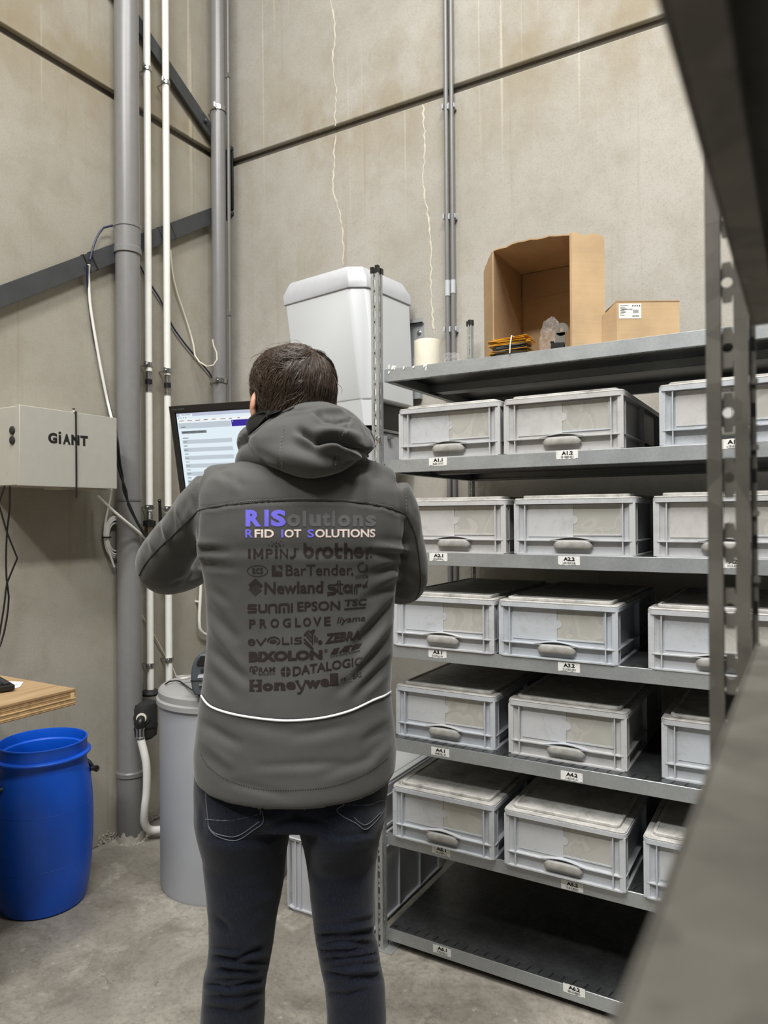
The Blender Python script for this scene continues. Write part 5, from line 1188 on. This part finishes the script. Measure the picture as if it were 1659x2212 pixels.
# ---- hood
outl = [(538,943),(556,928),(580,910),(604,895),(624,882),(646,868),(690,866),(730,876),(762,892),(790,920),(806,948),(809,964),(802,975),(788,980),(778,990),(760,1005),(735,1020),(700,1030),(660,1033),(620,1022),(580,1004),(553,980),(541,960)]
oc = np.array((668,948)); n = 120; pa = []
for k in range(n):
    s = k/n*len(outl); i = int(s); t = s-i; p0,p1,p2,p3 = [np.array(outl[(i+j-1)%len(outl)],float) for j in range(4)]
    pa.append(.5*((2*p1)+(-p0+p2)*t+(2*p0-5*p1+4*p2-p3)*t*t+(-p0+3*p1-3*p2+p3)*t**3))
def hood_base(x, y):                                                 # distance towards the viewer of the hood's base plane
    t = np.clip((y-866)/165,0,1); return .045+.075*t+.0-.045*((x-668)/140)**2*(1-t*.6)
rings = []
for j in range(15):                                                  # body-side, then viewer-side of the bag
    r_ = math.sin(j/14*PI/2) if j < 14 else 1.0
    ring = []
    for k in range(n):
        p = oc+(pa[k]-oc)*max(r_,.02); ring.append(Q(p[0],p[1], hood_base(*p)-.050*math.sqrt(max(0,1-r_**3))-.012))
    rings.append(ring)
for j in range(26):
    r_ = math.cos(j/25*PI/2); r_ = max(r_,.012); ring = []
    for k in range(n):
        p = oc+(pa[k]-oc)*r_; ring.append(Q(p[0],p[1], hood_base(*p)+.062*math.sqrt(max(0,1-r_**2.6))))
    rings.append(ring)
hm = MB(); hm.loft(rings)
colr = MB(); colr.tube([Q(528,1000,-.02), Q(545,985,.03), Q(600,985,.07), Q(668,985,.08), Q(740,988,.06), Q(778,1000,.0)], [.020,.026,.030,.032,.028,.020], 20, step=.01)
front = MB(); front.tube([Q(545,960,.0), Q(552,950,-.06), Q(600,945,-.12), Q(660,943,-.135), Q(720,945,-.11), Q(765,950,-.04), Q(780,955,.01)], [.03,.034,.036,.036,.036,.034,.03], 20, step=.01)
hmesh = union([hm, colr, front], .0040, 5)
H_FOLDS = [(648,930,687,953,8,-15),(687,953,724,950,9,-20),(724,950,786,976,8,-20),(690,932,770,944,11,10),(700,965,770,985,9,5),
 (682,890,700,908,5,-6),(700,908,722,914,5,-6),(722,914,755,908,5,-5),(690,884,750,884,7,5),(724,903,730,912,4,-4),
 (545,938,580,908,3.2,-3.5),(580,908,625,888,3.2,-3.5),(625,888,682,880,3.2,-3.5),(682,880,735,882,3.2,-3.5),(735,882,780,905,3,-2.5),(780,905,799,945,3,-3),
 (740,941,763,898,2.6,-3),(604,1022,605,970,2.4,-2.2),(605,970,613,924,2.4,-2.2),(723,1019,727,978,2.4,-2.2),(642,876,645,890,2.2,-2.5),
 (560,930,640,915,16,3),(600,985,690,990,20,3),(630,960,720,1000,14,-3),(556,975,600,1000,8,-2.5),(735,1010,790,985,7,-4),(797,930,802,968,5,3)]
H_FOLDS = [(*f[:5], f[5]*1.35) for f in H_FOLDS]
fold(hmesh, H_FOLDS, grain=.0008, gscale=22)
hmesh.materials.clear(); hmesh.materials.append(M['jacket']); hmesh.polygons.foreach_set('use_smooth', [True]*len(hmesh.polygons))
hood = link('hood', hmesh, jacket); hco, _n = arrays(hmesh); HBVH = BVHTree.FromPolygons([Vector(c) for c in hco], [tuple(p.vertices) for p in hmesh.polygons])
# black quilted lining turned out at the left of the neck
lp = [(529,916),(536,902),(552,892),(566,884),(586,877),(606,869),(626,867),(641,868),(638,874),(622,885),(600,897),(574,914),(552,930),(538,944),(532,934)]
mb = MB(); cc_ = np.array((576,896)); rs_ = []
for j,(r_,dd) in enumerate(((.02,.030),(.5,.028),(.8,.020),(1.0,.0),(.98,-.03))):
    rs_.append([Q(*(cc_+(np.array(p)-cc_)*r_), hood_base(*p)*1.0-.004+dd*.6+.006*math.sin(i*2.1+j*1.7)+.003*math.sin(i*4.3+j*3.1)) for i,p in enumerate(lp)])
mb.loft(rs_); o = mb.build('hood_lining', M['lining'], jacket); sb = o.modifiers.new('s','SUBSURF'); sb.levels = sb.render_levels = 2; o.data.polygons.foreach_set('use_smooth', [True]*len(o.data.polygons)); o['label'] = 'black quilted hood lining'
mb = MB(); mb.tube([skin_pt(*p, .002, HBVH) for p in ((538,946),(556,930),(580,910),(604,895),(622,886),(636,879))], .0030, 8, step=.006); mb.build('hood_piping', M['jacket'], jacket, smooth=60)

# ---- seams and piping on the jacket
def surf_line(pts, r, mat, name, parent, bvh, step=6, lift=.0004):
    P, _ = smooth_path([np.array((*p,0)) for p in pts], 1, step); mb = MB(); miss = np.zeros(3); H_ = [skin_pt(p[0],p[1],lift,bvh,miss) for p in P]; mb.tube([h for h in H_ if h is not miss], r, 6); return mb.build(name, M[mat], parent, smooth=70)
surf_line([(427,1103),(470,1094),(530,1087),(600,1082),(660,1081),(740,1083),(800,1089),(845,1099),(875,1110)], .0011, 'seam', 'yoke_seam', jacket, JBVH)
surf_line([(427,1104),(400,1131),(372,1158),(345,1183),(322,1208),(308,1228),(301,1243)], .0016, 'seam', 'sleeve_seam', jacket, JBVH)
surf_line([(877,1112),(895,1150),(903,1190),(908,1240),(906,1275),(896,1300)], .0014, 'seam', 'sleeve_seam', jacket, JBVH)
def stitches(pts, name, parent, bvh, mat='stitch', gap=3.2, r=.0006):
    P, _ = smooth_path([np.array((*p,0)) for p in pts], 1, gap); mb = MB()
    for a, b in zip(P[::2], P[1::2]):
        miss = np.zeros(3); A_, B_ = skin_pt(a[0],a[1],.0010,bvh,miss), skin_pt(b[0],b[1],.0010,bvh,miss)
        if A_ is not miss and B_ is not miss and np.linalg.norm(A_-B_) < .02: mb.tube([A_,B_], r, 5)
    return mb.build(name, M[mat], parent)
stitches([(440,1026),(430,1050),(424,1080),(429,1108)], 'stitch_line', jacket, JBVH); stitches([(428,1112),(426,1150),(424,1186)], 'stitch_line', jacket, JBVH)
stitches([(877,1060),(878,1110)], 'stitch_line', jacket, JBVH); stitches([(876,1114),(874,1180)], 'stitch_line', jacket, JBVH)
stitches([(430,1099),(530,1083),(660,1077),(780,1083),(850,1096)], 'stitch_line', jacket, JBVH, gap=2.6)
stitches([(604,1022),(605,975),(613,926)], 'stitch_line', jacket, HBVH); stitches([(723,1019),(726,995),(728,978)], 'stitch_line', jacket, HBVH); stitches([(739,941),(752,920),(762,900)], 'stitch_line', jacket, HBVH)
stitches([(434,1630),(450,1656),(490,1684),(560,1704),(640,1706),(720,1697),(790,1670),(838,1638)], 'stitch_line', jacket, JBVH, 'seam', 2.6)
o = surf_line([(435,1503),(448,1521),(470,1533),(510,1544),(560,1552),(610,1556.5),(660,1555),(710,1548),(760,1534),(805,1513),(830,1503),(844,1494)], .0022, 'reflex', 'reflective_piping', jacket, JBVH, lift=.0012); o['label'] = 'white reflective piping'
surf_line([(437,1499),(450,1517),(472,1529),(511,1540),(560,1548),(610,1552),(660,1551),(709,1544),(758,1530),(803,1509)], .0010, 'seam', 'piping_seam', jacket, JBVH)

# ---- jeans pockets, seams
def pocket(poly, name):
    o = surf_line(poly, .0008, 'dstitch', name, jeans, DBVH, step=4, lift=.0008); return o
pocket([(443,1690),(445,1730),(449,1770),(452,1790),(468,1806),(500,1816),(522,1811),(545,1795),(566,1780),(569,1765),(565,1752)], 'pocket_stitching')
pocket([(444,1770),(470,1772),(500,1772),(530,1766),(556,1760)], 'pocket_stitching'); pocket([(450,1784),(462,1799),(498,1808),(520,1803),(541,1789),(560,1775)], 'pocket_stitching')
pocket([(831,1730),(829,1752),(815,1771),(790,1792),(770,1779),(745,1766),(729,1754),(728,1748),(740,1740)], 'pocket_stitching')
pocket([(742,1738),(770,1739),(800,1738),(820,1730),(832,1729)], 'pocket_stitching'); pocket([(823,1755),(790,1782),(765,1766)], 'pocket_stitching'); pocket([(739,1725),(742,1733),(741,1742)], 'pocket_stitching')
pocket([(658,1737),(658,1750)], 'back_seam'); pocket([(563,1740),(562,1760)], 'pocket_stitching')
def patch(poly, name, lift=.0016):
    P = [np.array(p,float) for p in poly]; c = sum(P)/len(P); rings = []
    for r_ in (1.0,.75,.5,.25,.03): rings.append([skin_pt(*(c+(p-c)*r_), lift if r_ < 1 else .0002, DBVH) for p in P])
    mb = MB(); mb.loft(rings, cap0=False); return mb.build(name, M['denim'], jeans, smooth=60)
def dense(poly, k=5): return [tuple(np.array(poly[i])*(1-j/k)+np.array(poly[(i+1)%len(poly)])*j/k) for i in range(len(poly)) for j in range(k)]
patch(dense([(444,1690),(450,1788),(500,1815),(567,1780),(563,1730)]), 'back_pocket'); patch(dense([(741,1722),(729,1752),(790,1791),(829,1752),(832,1700)]), 'back_pocket')
# ------------------------------------------------------------------ hair
mb = MB(); rings = []; n = 40
for z,a,b,oy in ((-.104,.060,.076,.002),(-.08,.068,.088,.0),(-.045,.0735,.096,0),(-.010,.0775,.101,.002),(.025,.081,.105,.004),(.055,.081,.103,.005),(.080,.073,.093,.006),(.098,.058,.074,.006),(.110,.037,.047,.006),(.116,.012,.015,.006)):
    ring = []
    for k in range(n):
        t = 2*PI*k/n; y = b*math.sin(t)+oy; x = a*math.cos(t); fr = -math.sin(t)
        if fr > .15 and z < .045: s = max(.0,1-(fr-.15)*2.2); y = y*(.80+.20*s)+0; x *= .90+.10*s      # hairline: cap sinks under the face skin in front
        ring.append(hpnt(x,y,z))
    rings.append(ring)
mb.loft(rings)
CBVH = BVHTree.FromPolygons([Vector(v) for v in mb.v], mb.f)
r = random.Random(21); crown = np.array((.020,.070,.088)); crown /= np.linalg.norm(crown)
ax_ = np.array((.080,.104,.114))
O_ = HC+HB*.004
def surf(u, lift):                                    # point on the scalp cap in direction u, raised by lift
    d = HR*u[0]*ax_[0]+HB*u[1]*ax_[1]+UP_*u[2]*ax_[2]; L_ = np.linalg.norm(d); d = d/L_
    h = CBVH.ray_cast(Vector(O_+d*.3), Vector(-d)); p = np.array(h[0]) if h[0] is not None else O_+d*L_
    return p+d*lift
cnt = 0; clumps = [np.array((r.gauss(0,1),r.gauss(0,1),r.gauss(0,1))) for _ in range(300)]; clumps = [c/np.linalg.norm(c) for c in clumps]; CL = np.array(clumps); swirl = [r.uniform(-.8,.8) for _ in clumps]
while cnt < 12000:
    u = np.array((r.gauss(0,1),r.gauss(0,1),r.gauss(0,1))); u /= np.linalg.norm(u)
    if u[2] < -.92 or (u[1] < -.25 and u[2] < .45) or (abs(u[0]) > .8 and u[2] < -.02 and u[1] < .30): continue
    ci = int(np.argmax(CL@u)); toc = u-crown*np.dot(u,crown); nt = np.linalg.norm(toc)+1e-6; away = toc/nt
    side = np.cross(crown, u); side /= np.linalg.norm(side)+1e-9
    dn = np.array((0,0,-1.0))-u*np.dot((0,0,-1.0),u); wd = min(1.0,max(.0,(.55-u[2])*1.1))
    d = away*(1.1-wd*.6)+dn*wd*.9+side*(swirl[ci]*.9+.35*(1-wd)); d += .12*np.array((r.gauss(0,1),r.gauss(0,1),r.gauss(0,1))); tgt = CL[ci]-u; d += tgt*2.2*(1 if r.random() < .8 else 0)
    d -= u*np.dot(d,u); d /= np.linalg.norm(d)+1e-9
    L = (.050 if u[2] > .35 else .034 if u[2] > -.35 else .022)*r.uniform(.6,1.15); lift = (.22 if u[2] > .3 else .12)*r.uniform(.2,1.2); pts = []
    if r.random() < .012: lift *= 2.5
    for k in range(5):
        t = k/4; q = u+d*(L/.1)*t; q = q/np.linalg.norm(q); pts.append(surf(q, .0006+lift*.030*math.sin(t*PI*.62)))
    w = r.uniform(.00035,.00075); mb.tube(pts, [w,w*1.05,w*.9,w*.6,w*.12], 3, cap=False); cnt += 1
hair = mb.build('hair', M['hair'], person, fixn=False)
hair.data.polygons.foreach_set('use_smooth', [True]*len(hair.data.polygons)); hair['label'] = 'short dark brown hair'
# ------------------------------------------------------------------ printing on the back of the jacket
def zq(x, y): return 500+x/4.608, 1060+y/4.608        # readings were taken on a 4.6x enlargement of the print
def subdiv(V, F, maxlen=9.0, it=2):
    V = [tuple(v) for v in V]; F = list(F)
    for _ in range(it):
        cache = {}; NF = []
        def mid(a, b):
            k = (min(a,b),max(a,b))
            if k not in cache: V.append(((V[a][0]+V[b][0])/2,(V[a][1]+V[b][1])/2)); cache[k] = len(V)-1
            return cache[k]
        el = lambda a, b: math.hypot(V[a][0]-V[b][0], V[a][1]-V[b][1]) > maxlen
        for f in F:
            a, b, c = f; s = (el(a,b), el(b,c), el(c,a))
            if not any(s): NF.append(f); continue
            # split the longest edge of this triangle (and of its neighbour, through the shared cache)
            Ls = [math.hypot(V[p][0]-V[q][0],V[p][1]-V[q][1]) for p,q in ((a,b),(b,c),(c,a))]; i = Ls.index(max(Ls)); p = (a,b,c)
            x, y, z = p[i], p[(i+1)%3], p[(i+2)%3]; m = mid(x,y); NF += [(x,m,z),(m,y,z)]
        F = NF
    return V, F
def lay(mb, V2, F, mi=0, lift=.0007):
    V2, F = subdiv(V2, F, 8.0, 4); o = len(mb.v)
    for x, y in V2: mb.v.append(tuple(skin_pt(x, y, lift)))
    for f in F: mb.f.append(tuple(i+o for i in f)); mb.m.append(mi)
def word(mb, s, x0, x1, yt0, yb0, yb1=None, yt1=None, bold=.0, shear=0.0, mi=0, space=1.0, arc=0.0):
    """lettering between zoom columns x0..x1; top/base heights at the left and right end"""
    yb1 = yb0 if yb1 is None else yb1; yt1 = yt0+(yb1-yb0) if yt1 is None else yt1; V, F = text_mesh(s, bold, space); P = []
    for u, v in V:
        b = yb0+(yb1-yb0)*u; t = yt0+(yt1-yt0)*u; y = b+(t-b)*v-arc*math.sin(PI*u); P.append(zq(x0+(x1-x0)*u+shear*v*(yb0-yt0), y))
    lay(mb, P, F, mi)
def poly(mb, pts, mi=0):
    bm = bmesh.new(); vs = [bm.verts.new((x,y,0)) for x,y in pts]; f = bm.faces.new(vs); bmesh.ops.triangulate(bm, faces=[f]); bm.verts.index_update()
    V = [(v.co.x,v.co.y) for v in bm.verts]; F = [tuple(v.index for v in f.verts) for f in bm.faces]; bm.free(); lay(mb, [zq(*p) for p in V], F, mi)
def ringp(mb, cx, cy, rx, ry, w, a0=0, a1=360, mi=0, k=36, rot=0.0):
    P = []; F = []
    for i in range(k+1):
        a = math.radians(a0+(a1-a0)*i/k)
        for q in (0,w):
            x, y = (rx-q)*math.cos(a), (ry-q)*math.sin(a); P.append(zq(cx+x*math.cos(rot)-y*math.sin(rot), cy+x*math.sin(rot)+y*math.cos(rot)))
    for i in range(k): F += [(2*i,2*i+1,2*i+3),(2*i,2*i+3,2*i+2)]
    lay(mb, P, F, mi)
def disc(mb, cx, cy, rx, ry=None, mi=0, k=16):
    ry = ry or rx; poly(mb, [(cx+rx*math.cos(2*PI*i/k), cy+ry*math.sin(2*PI*i/k)) for i in range(k)], mi)
def stroke(mb, pts, w, mi=0):
    for (x0,y0),(x1,y1) in zip(pts, pts[1:]):
        L = math.hypot(x1-x0,y1-y0)+1e-6; nx, ny = -(y1-y0)/L*w/2, (x1-x0)/L*w/2; ex, ey = (x1-x0)/L*w*.25, (y1-y0)/L*w*.25
        poly(mb, [(x0-ex+nx,y0-ey+ny),(x1+ex+nx,y1+ey+ny),(x1+ex-nx,y1+ey-ny),(x0-ex-nx,y0-ey-ny)], mi)
def logo(fn, mats=('p_dark',)):
    mb = MB(); fn(mb); return mb.build('printed_lettering', [M[m] for m in mats], jacket, fixn=False)
B = .05
def l1(m):
    word(m,'R',140,296,190,357,bold=B); word(m,'I',328,372,190,357,bold=B); word(m,'S',392,542,190,357,bold=B)
    for s,a,b,t in (('o',553,688,232),('l',710,745,198),('u',775,890,236),('t',905,985,205),('i',1000,1035,198),('o',1060,1185,240),('n',1210,1312,240),('s',1335,1440,242)): word(m,s,a,b,t,357,bold=B*.9,mi=1)
logo(l1, ('p_blue','p_gloss'))
def l2(m):
    word(m,'R',138,216,383,468,bold=.025); word(m,'FID',230,422,385,467,bold=.025,mi=1); word(m,'I',495,517,385,467,bold=.025); word(m,'OT',528,694,385,467,465,bold=.025,mi=1); word(m,'S',755,822,383,466,bold=.025); word(m,'OLUTIONS',834,1432,383,466,464,bold=.025,mi=1)
logo(l2, ('p_blue','p_pink'))
def l3(m):
    stroke(m,[(228,671),(228,582)],22); stroke(m,[(304,671),(304,582)],22); stroke(m,[(230,588),(266,650),(302,588)],19)
    for s,a,b in (('I',165,190),('P',340,412),('I',432,458),('N',482,562)): word(m,s,a,b,578,672,bold=.02)
    stroke(m, [(632,576),(630,645),(612,662),(588,664)], 22); word(m,'TM',640,668,572,586,bold=.02)
    for x,y,q in ((372,542,6),(404,548,9),(445,555,12),(483,547,9),(515,540,6),(420,526,7),(470,526,7),(445,518,8),(402,505,5),(490,505,5)): disc(m,x,y,q,k=10)
    w = 29
    stroke(m, [(730,526),(730,612)], w); ringp(m,768,614,52,56,w)
    stroke(m, [(850,668),(850,612),(862,586),(896,578)], w); ringp(m,958,614,56,56,w)
    stroke(m, [(1044,526),(1044,638),(1058,656),(1092,655)], w); stroke(m, [(1032,580),(1100,580)], w-4)
    stroke(m, [(1136,526),(1136,668)], w); stroke(m, [(1142,598),(1162,580),(1188,590),(1196,612),(1196,668)], w-2)
    ringp(m,1268,614,54,56,w-2,-5,315); stroke(m, [(1222,612),(1316,612)], w-8)
    stroke(m, [(1348,668),(1348,612),(1358,586),(1396,578)], w); disc(m,1390,658,11)
logo(l3)
def l4(m):
    ringp(m,258,799,104,58,7); word(m,'acs',204,312,768,828,bold=.012)
    poly(m,[(400,742),(440,742),(440,800),(505,806),(505,850),(400,850)]); poly(m,[(452,742),(503,742),(505,790)]);
    word(m,'BarTender',540,1200,738,846,840,bold=.004); disc(m,1202,830,13)
    ringp(m,1305,762,50,52,13,-40,290); stroke(m,[(1352,742),(1356,775),(1342,798)],4); word(m,'circle',1236,1362,826,872,868,bold=.005)
logo(l4)
def l5(m):
    poly(m,[(168,936),(238,873),(313,942),(286,966),(244,926),(194,966)])
    for k in range(6): a = k*13; stroke(m,[(172+a*.95,985+a*.95),(238+a*.95,928+a*.95)],6.5)
    word(m,'Newland',328,912,910,1030,1018,bold=.022)
    for dx in (0,26): stroke(m,[(1040-dx*.6,938+dx),(975+dx*.2,938+dx),(960+dx*.3,952+dx*.6),(968,968+dx*.3),(1035-dx*.6,975+dx*.4),(1050-dx*.8,1000),(1030,1012+dx*.5),(955,1014+dx)],13)
    for dx in (0,24): stroke(m,[(1058+dx,893),(1058+dx,1000),(1075+dx,1022),(1110,1024)],12)
    stroke(m,[(1035,930),(1110,930)],12)
    ringp(m,1155,975,46,46,12); ringp(m,1155,975,27,27,9); stroke(m,[(1200,930),(1200,1022)],12)
    for dx in (0,22): stroke(m,[(1225+dx,1025),(1225+dx,960),(1240+dx,938+dx*.4),(1290,930+dx*.8)],12)
    poly(m,[(1290,938),(1325,935),(1362,882),(1345,940),(1358,950),(1330,952),(1305,972),(1312,948)])
logo(l5)
def l6(m):
    w = 21
    stroke(m,[(245,1140),(172,1140),(168,1172),(240,1174),(240,1206),(165,1208)],w); stroke(m,[(275,1135),(275,1190),(290,1205),(335,1203),(345,1190),(345,1132)],w)
    stroke(m,[(373,1212),(373,1148),(388,1136),(432,1134),(445,1148),(445,1210)],w); stroke(m,[(478,1210),(478,1142),(490,1131),(555,1129),(568,1142),(568,1206)],w); stroke(m,[(522,1168),(522,1208)],w); stroke(m,[(600,1124),(600,1205)],w)
    word(m,'EPSON',655,1082,1106,1202,1186,1095,bold=.02); word(m,'TSC',1120,1340,1084,1150,1138,1072,bold=.028,shear=.12)
    poly(m,[(1122,1172),(1336,1154),(1334,1168),(1120,1187)])
logo(l6)
def l7(m):
    for k,(s,a,b) in enumerate((('P',175,240),('R',280,352),('O',388,472),('G',510,592),('L',632,692),('O',712,792),('V',812,895),('E',922,988))): word(m,s,a,b,1282-k*3.8,1372-k*3.8,1369-k*3.8,bold=.028)
    word(m,'iiyama',1042,1325,1258,1342,1310,1240,bold=.012,shear=.25)
logo(l7)
def l8(m):
    ringp(m,200,1508,38,34,15,20,360); stroke(m,[(166,1508),(236,1506)],12)
    stroke(m,[(252,1482),(290,1535),(342,1470)],17); poly(m,[(372,1500),(400,1480),(445,1483),(455,1502),(430,1520),(390,1520)]); ringp(m,420,1496,66,46,15,-190,60)
    stroke(m,[(510,1462),(510,1524),(572,1522)],16); stroke(m,[(597,1458),(597,1522)],16); stroke(m,[(696,1462),(640,1466),(632,1482),(645,1490),(690,1492),(695,1508),(680,1518),(625,1522)],14)
    for a,b in (((722,1440),(760,1398)),((722,1475),(812,1572)),((724,1510),(808,1578)),((745,1405),(800,1470)),((765,1392),(812,1430)),((740,1430),(790,1500)),((790,1400),(825,1390)),((820,1400),(800,1440)),((805,1450),(805,1530)),((830,1440),(830,1505)),((850,1460),(850,1505))): stroke(m,[a,b],13)
    disc(m,882,1508,22); disc(m,818,1392,14)
    word(m,'ZEBRA',930,1290,1420,1524,1475,1388,bold=.045,shear=.16)
logo(l8)
def l9(m):
    word(m,'BIXOLON',172,905,1602,1708,1678,1585,bold=.06); ringp(m,940,1592,17,17,4); word(m,'R',933,947,1584,1600,bold=.01)
    poly(m,[(985,1628),(1020,1572),(1075,1560),(1050,1622)]); poly(m,[(1062,1618),(1130,1550),(1150,1602),(1110,1606),(1112,1590),(1090,1612)]); poly(m,[(1120,1552),(1205,1532),(1200,1548),(1178,1553),(1165,1598),(1145,1602),(1158,1557),(1118,1566)]); poly(m,[(1205,1545),(1230,1528),(1300,1518),(1270,1565),(1190,1592)])
    word(m,'DCS & Labeling Worldwide',984,1280,1640,1670,1606,1580,bold=.006)
logo(l9)
def l10(m):
    ringp(m,200,1775,22,30,13,90,330,rot=.2); ringp(m,240,1770,22,28,13,-150,80); poly(m,[(205,1775),(235,1772),(240,1800),(222,1828),(205,1812)]); disc(m,240,1822,5)
    word(m,'RAM',270,432,1760,1813,1804,bold=.015); word(m,'MOUNTS',270,432,1818,1840,1834,bold=.01); word(m,'R',436,446,1762,1772,1771)
    for k in range(4): poly(m,[(539+9*math.cos(math.radians(45+90*k)),1800+9*math.sin(math.radians(45+90*k)))]+[(539+51*math.cos(math.radians(t)),1800+50*math.sin(math.radians(t))) for t in np.linspace(90*k+8,90*k+82,8)])
    word(m,'DATALOGIC',610,1305,1752,1848,1738,1650,bold=.022)
logo(l10)
def l11(m):
    xs = (('H',180,300),('o',308,415),('n',425,535),('e',543,640),('y',640,735),('w',730,890),('e',885,975),('l',980,1018),('l',1022,1062))
    for k,(s,a,b) in enumerate(xs):
        u = (a-180)/880; base = 1996-62*u**1.5; xh = 78
        if s == 'H': word(m,s,a,b,1880,1997,1998,bold=.05); [poly(m,[(x0,y0),(x0+58,y0),(x0+58,y0+14),(x0,y0+14)]) for x0 in (176,246) for y0 in (1880,1984)]
        elif s == 'l': word(m,s,a,b,base-122,base-2,bold=.07); poly(m,[(a-6,base-16),(b+6,base-18),(b+6,base-4),(a-6,base-2)])
        elif s == 'y': stroke(m,[(648,base-78),(690,base-6)],24); stroke(m,[(738,base-84),(700,base+18),(680,base+44),(660,base+40)],20); poly(m,[(632,base-84),(672,base-86),(672,base-74),(632,base-72)])
        else: word(m,s,a,b,base-xh-4*u,base,bold=.06); 
        if s == 'n': poly(m,[(a-6,base-14),(a+36,base-14),(a+36,base),(a-6,base)]); poly(m,[(b-34,base-14),(b+6,base-14),(b+6,base),(b-34,base)])
logo(l11)
def l12(m):
    word(m,'rf',1090,1142,1862,1896,1888,bold=.015); word(m,'ID',1160,1204,1840,1882,1876,bold=.0,mi=1); word(m,'EAS',1212,1296,1828,1876,1852,bold=.02)
    stroke(m,[(1152,1836),(1152,1822),(1200,1812),(1204,1826)],6,1); stroke(m,[(1158,1890),(1165,1898),(1205,1890),(1206,1880)],6,1)
logo(l12, ('p_dark','p_gloss'))
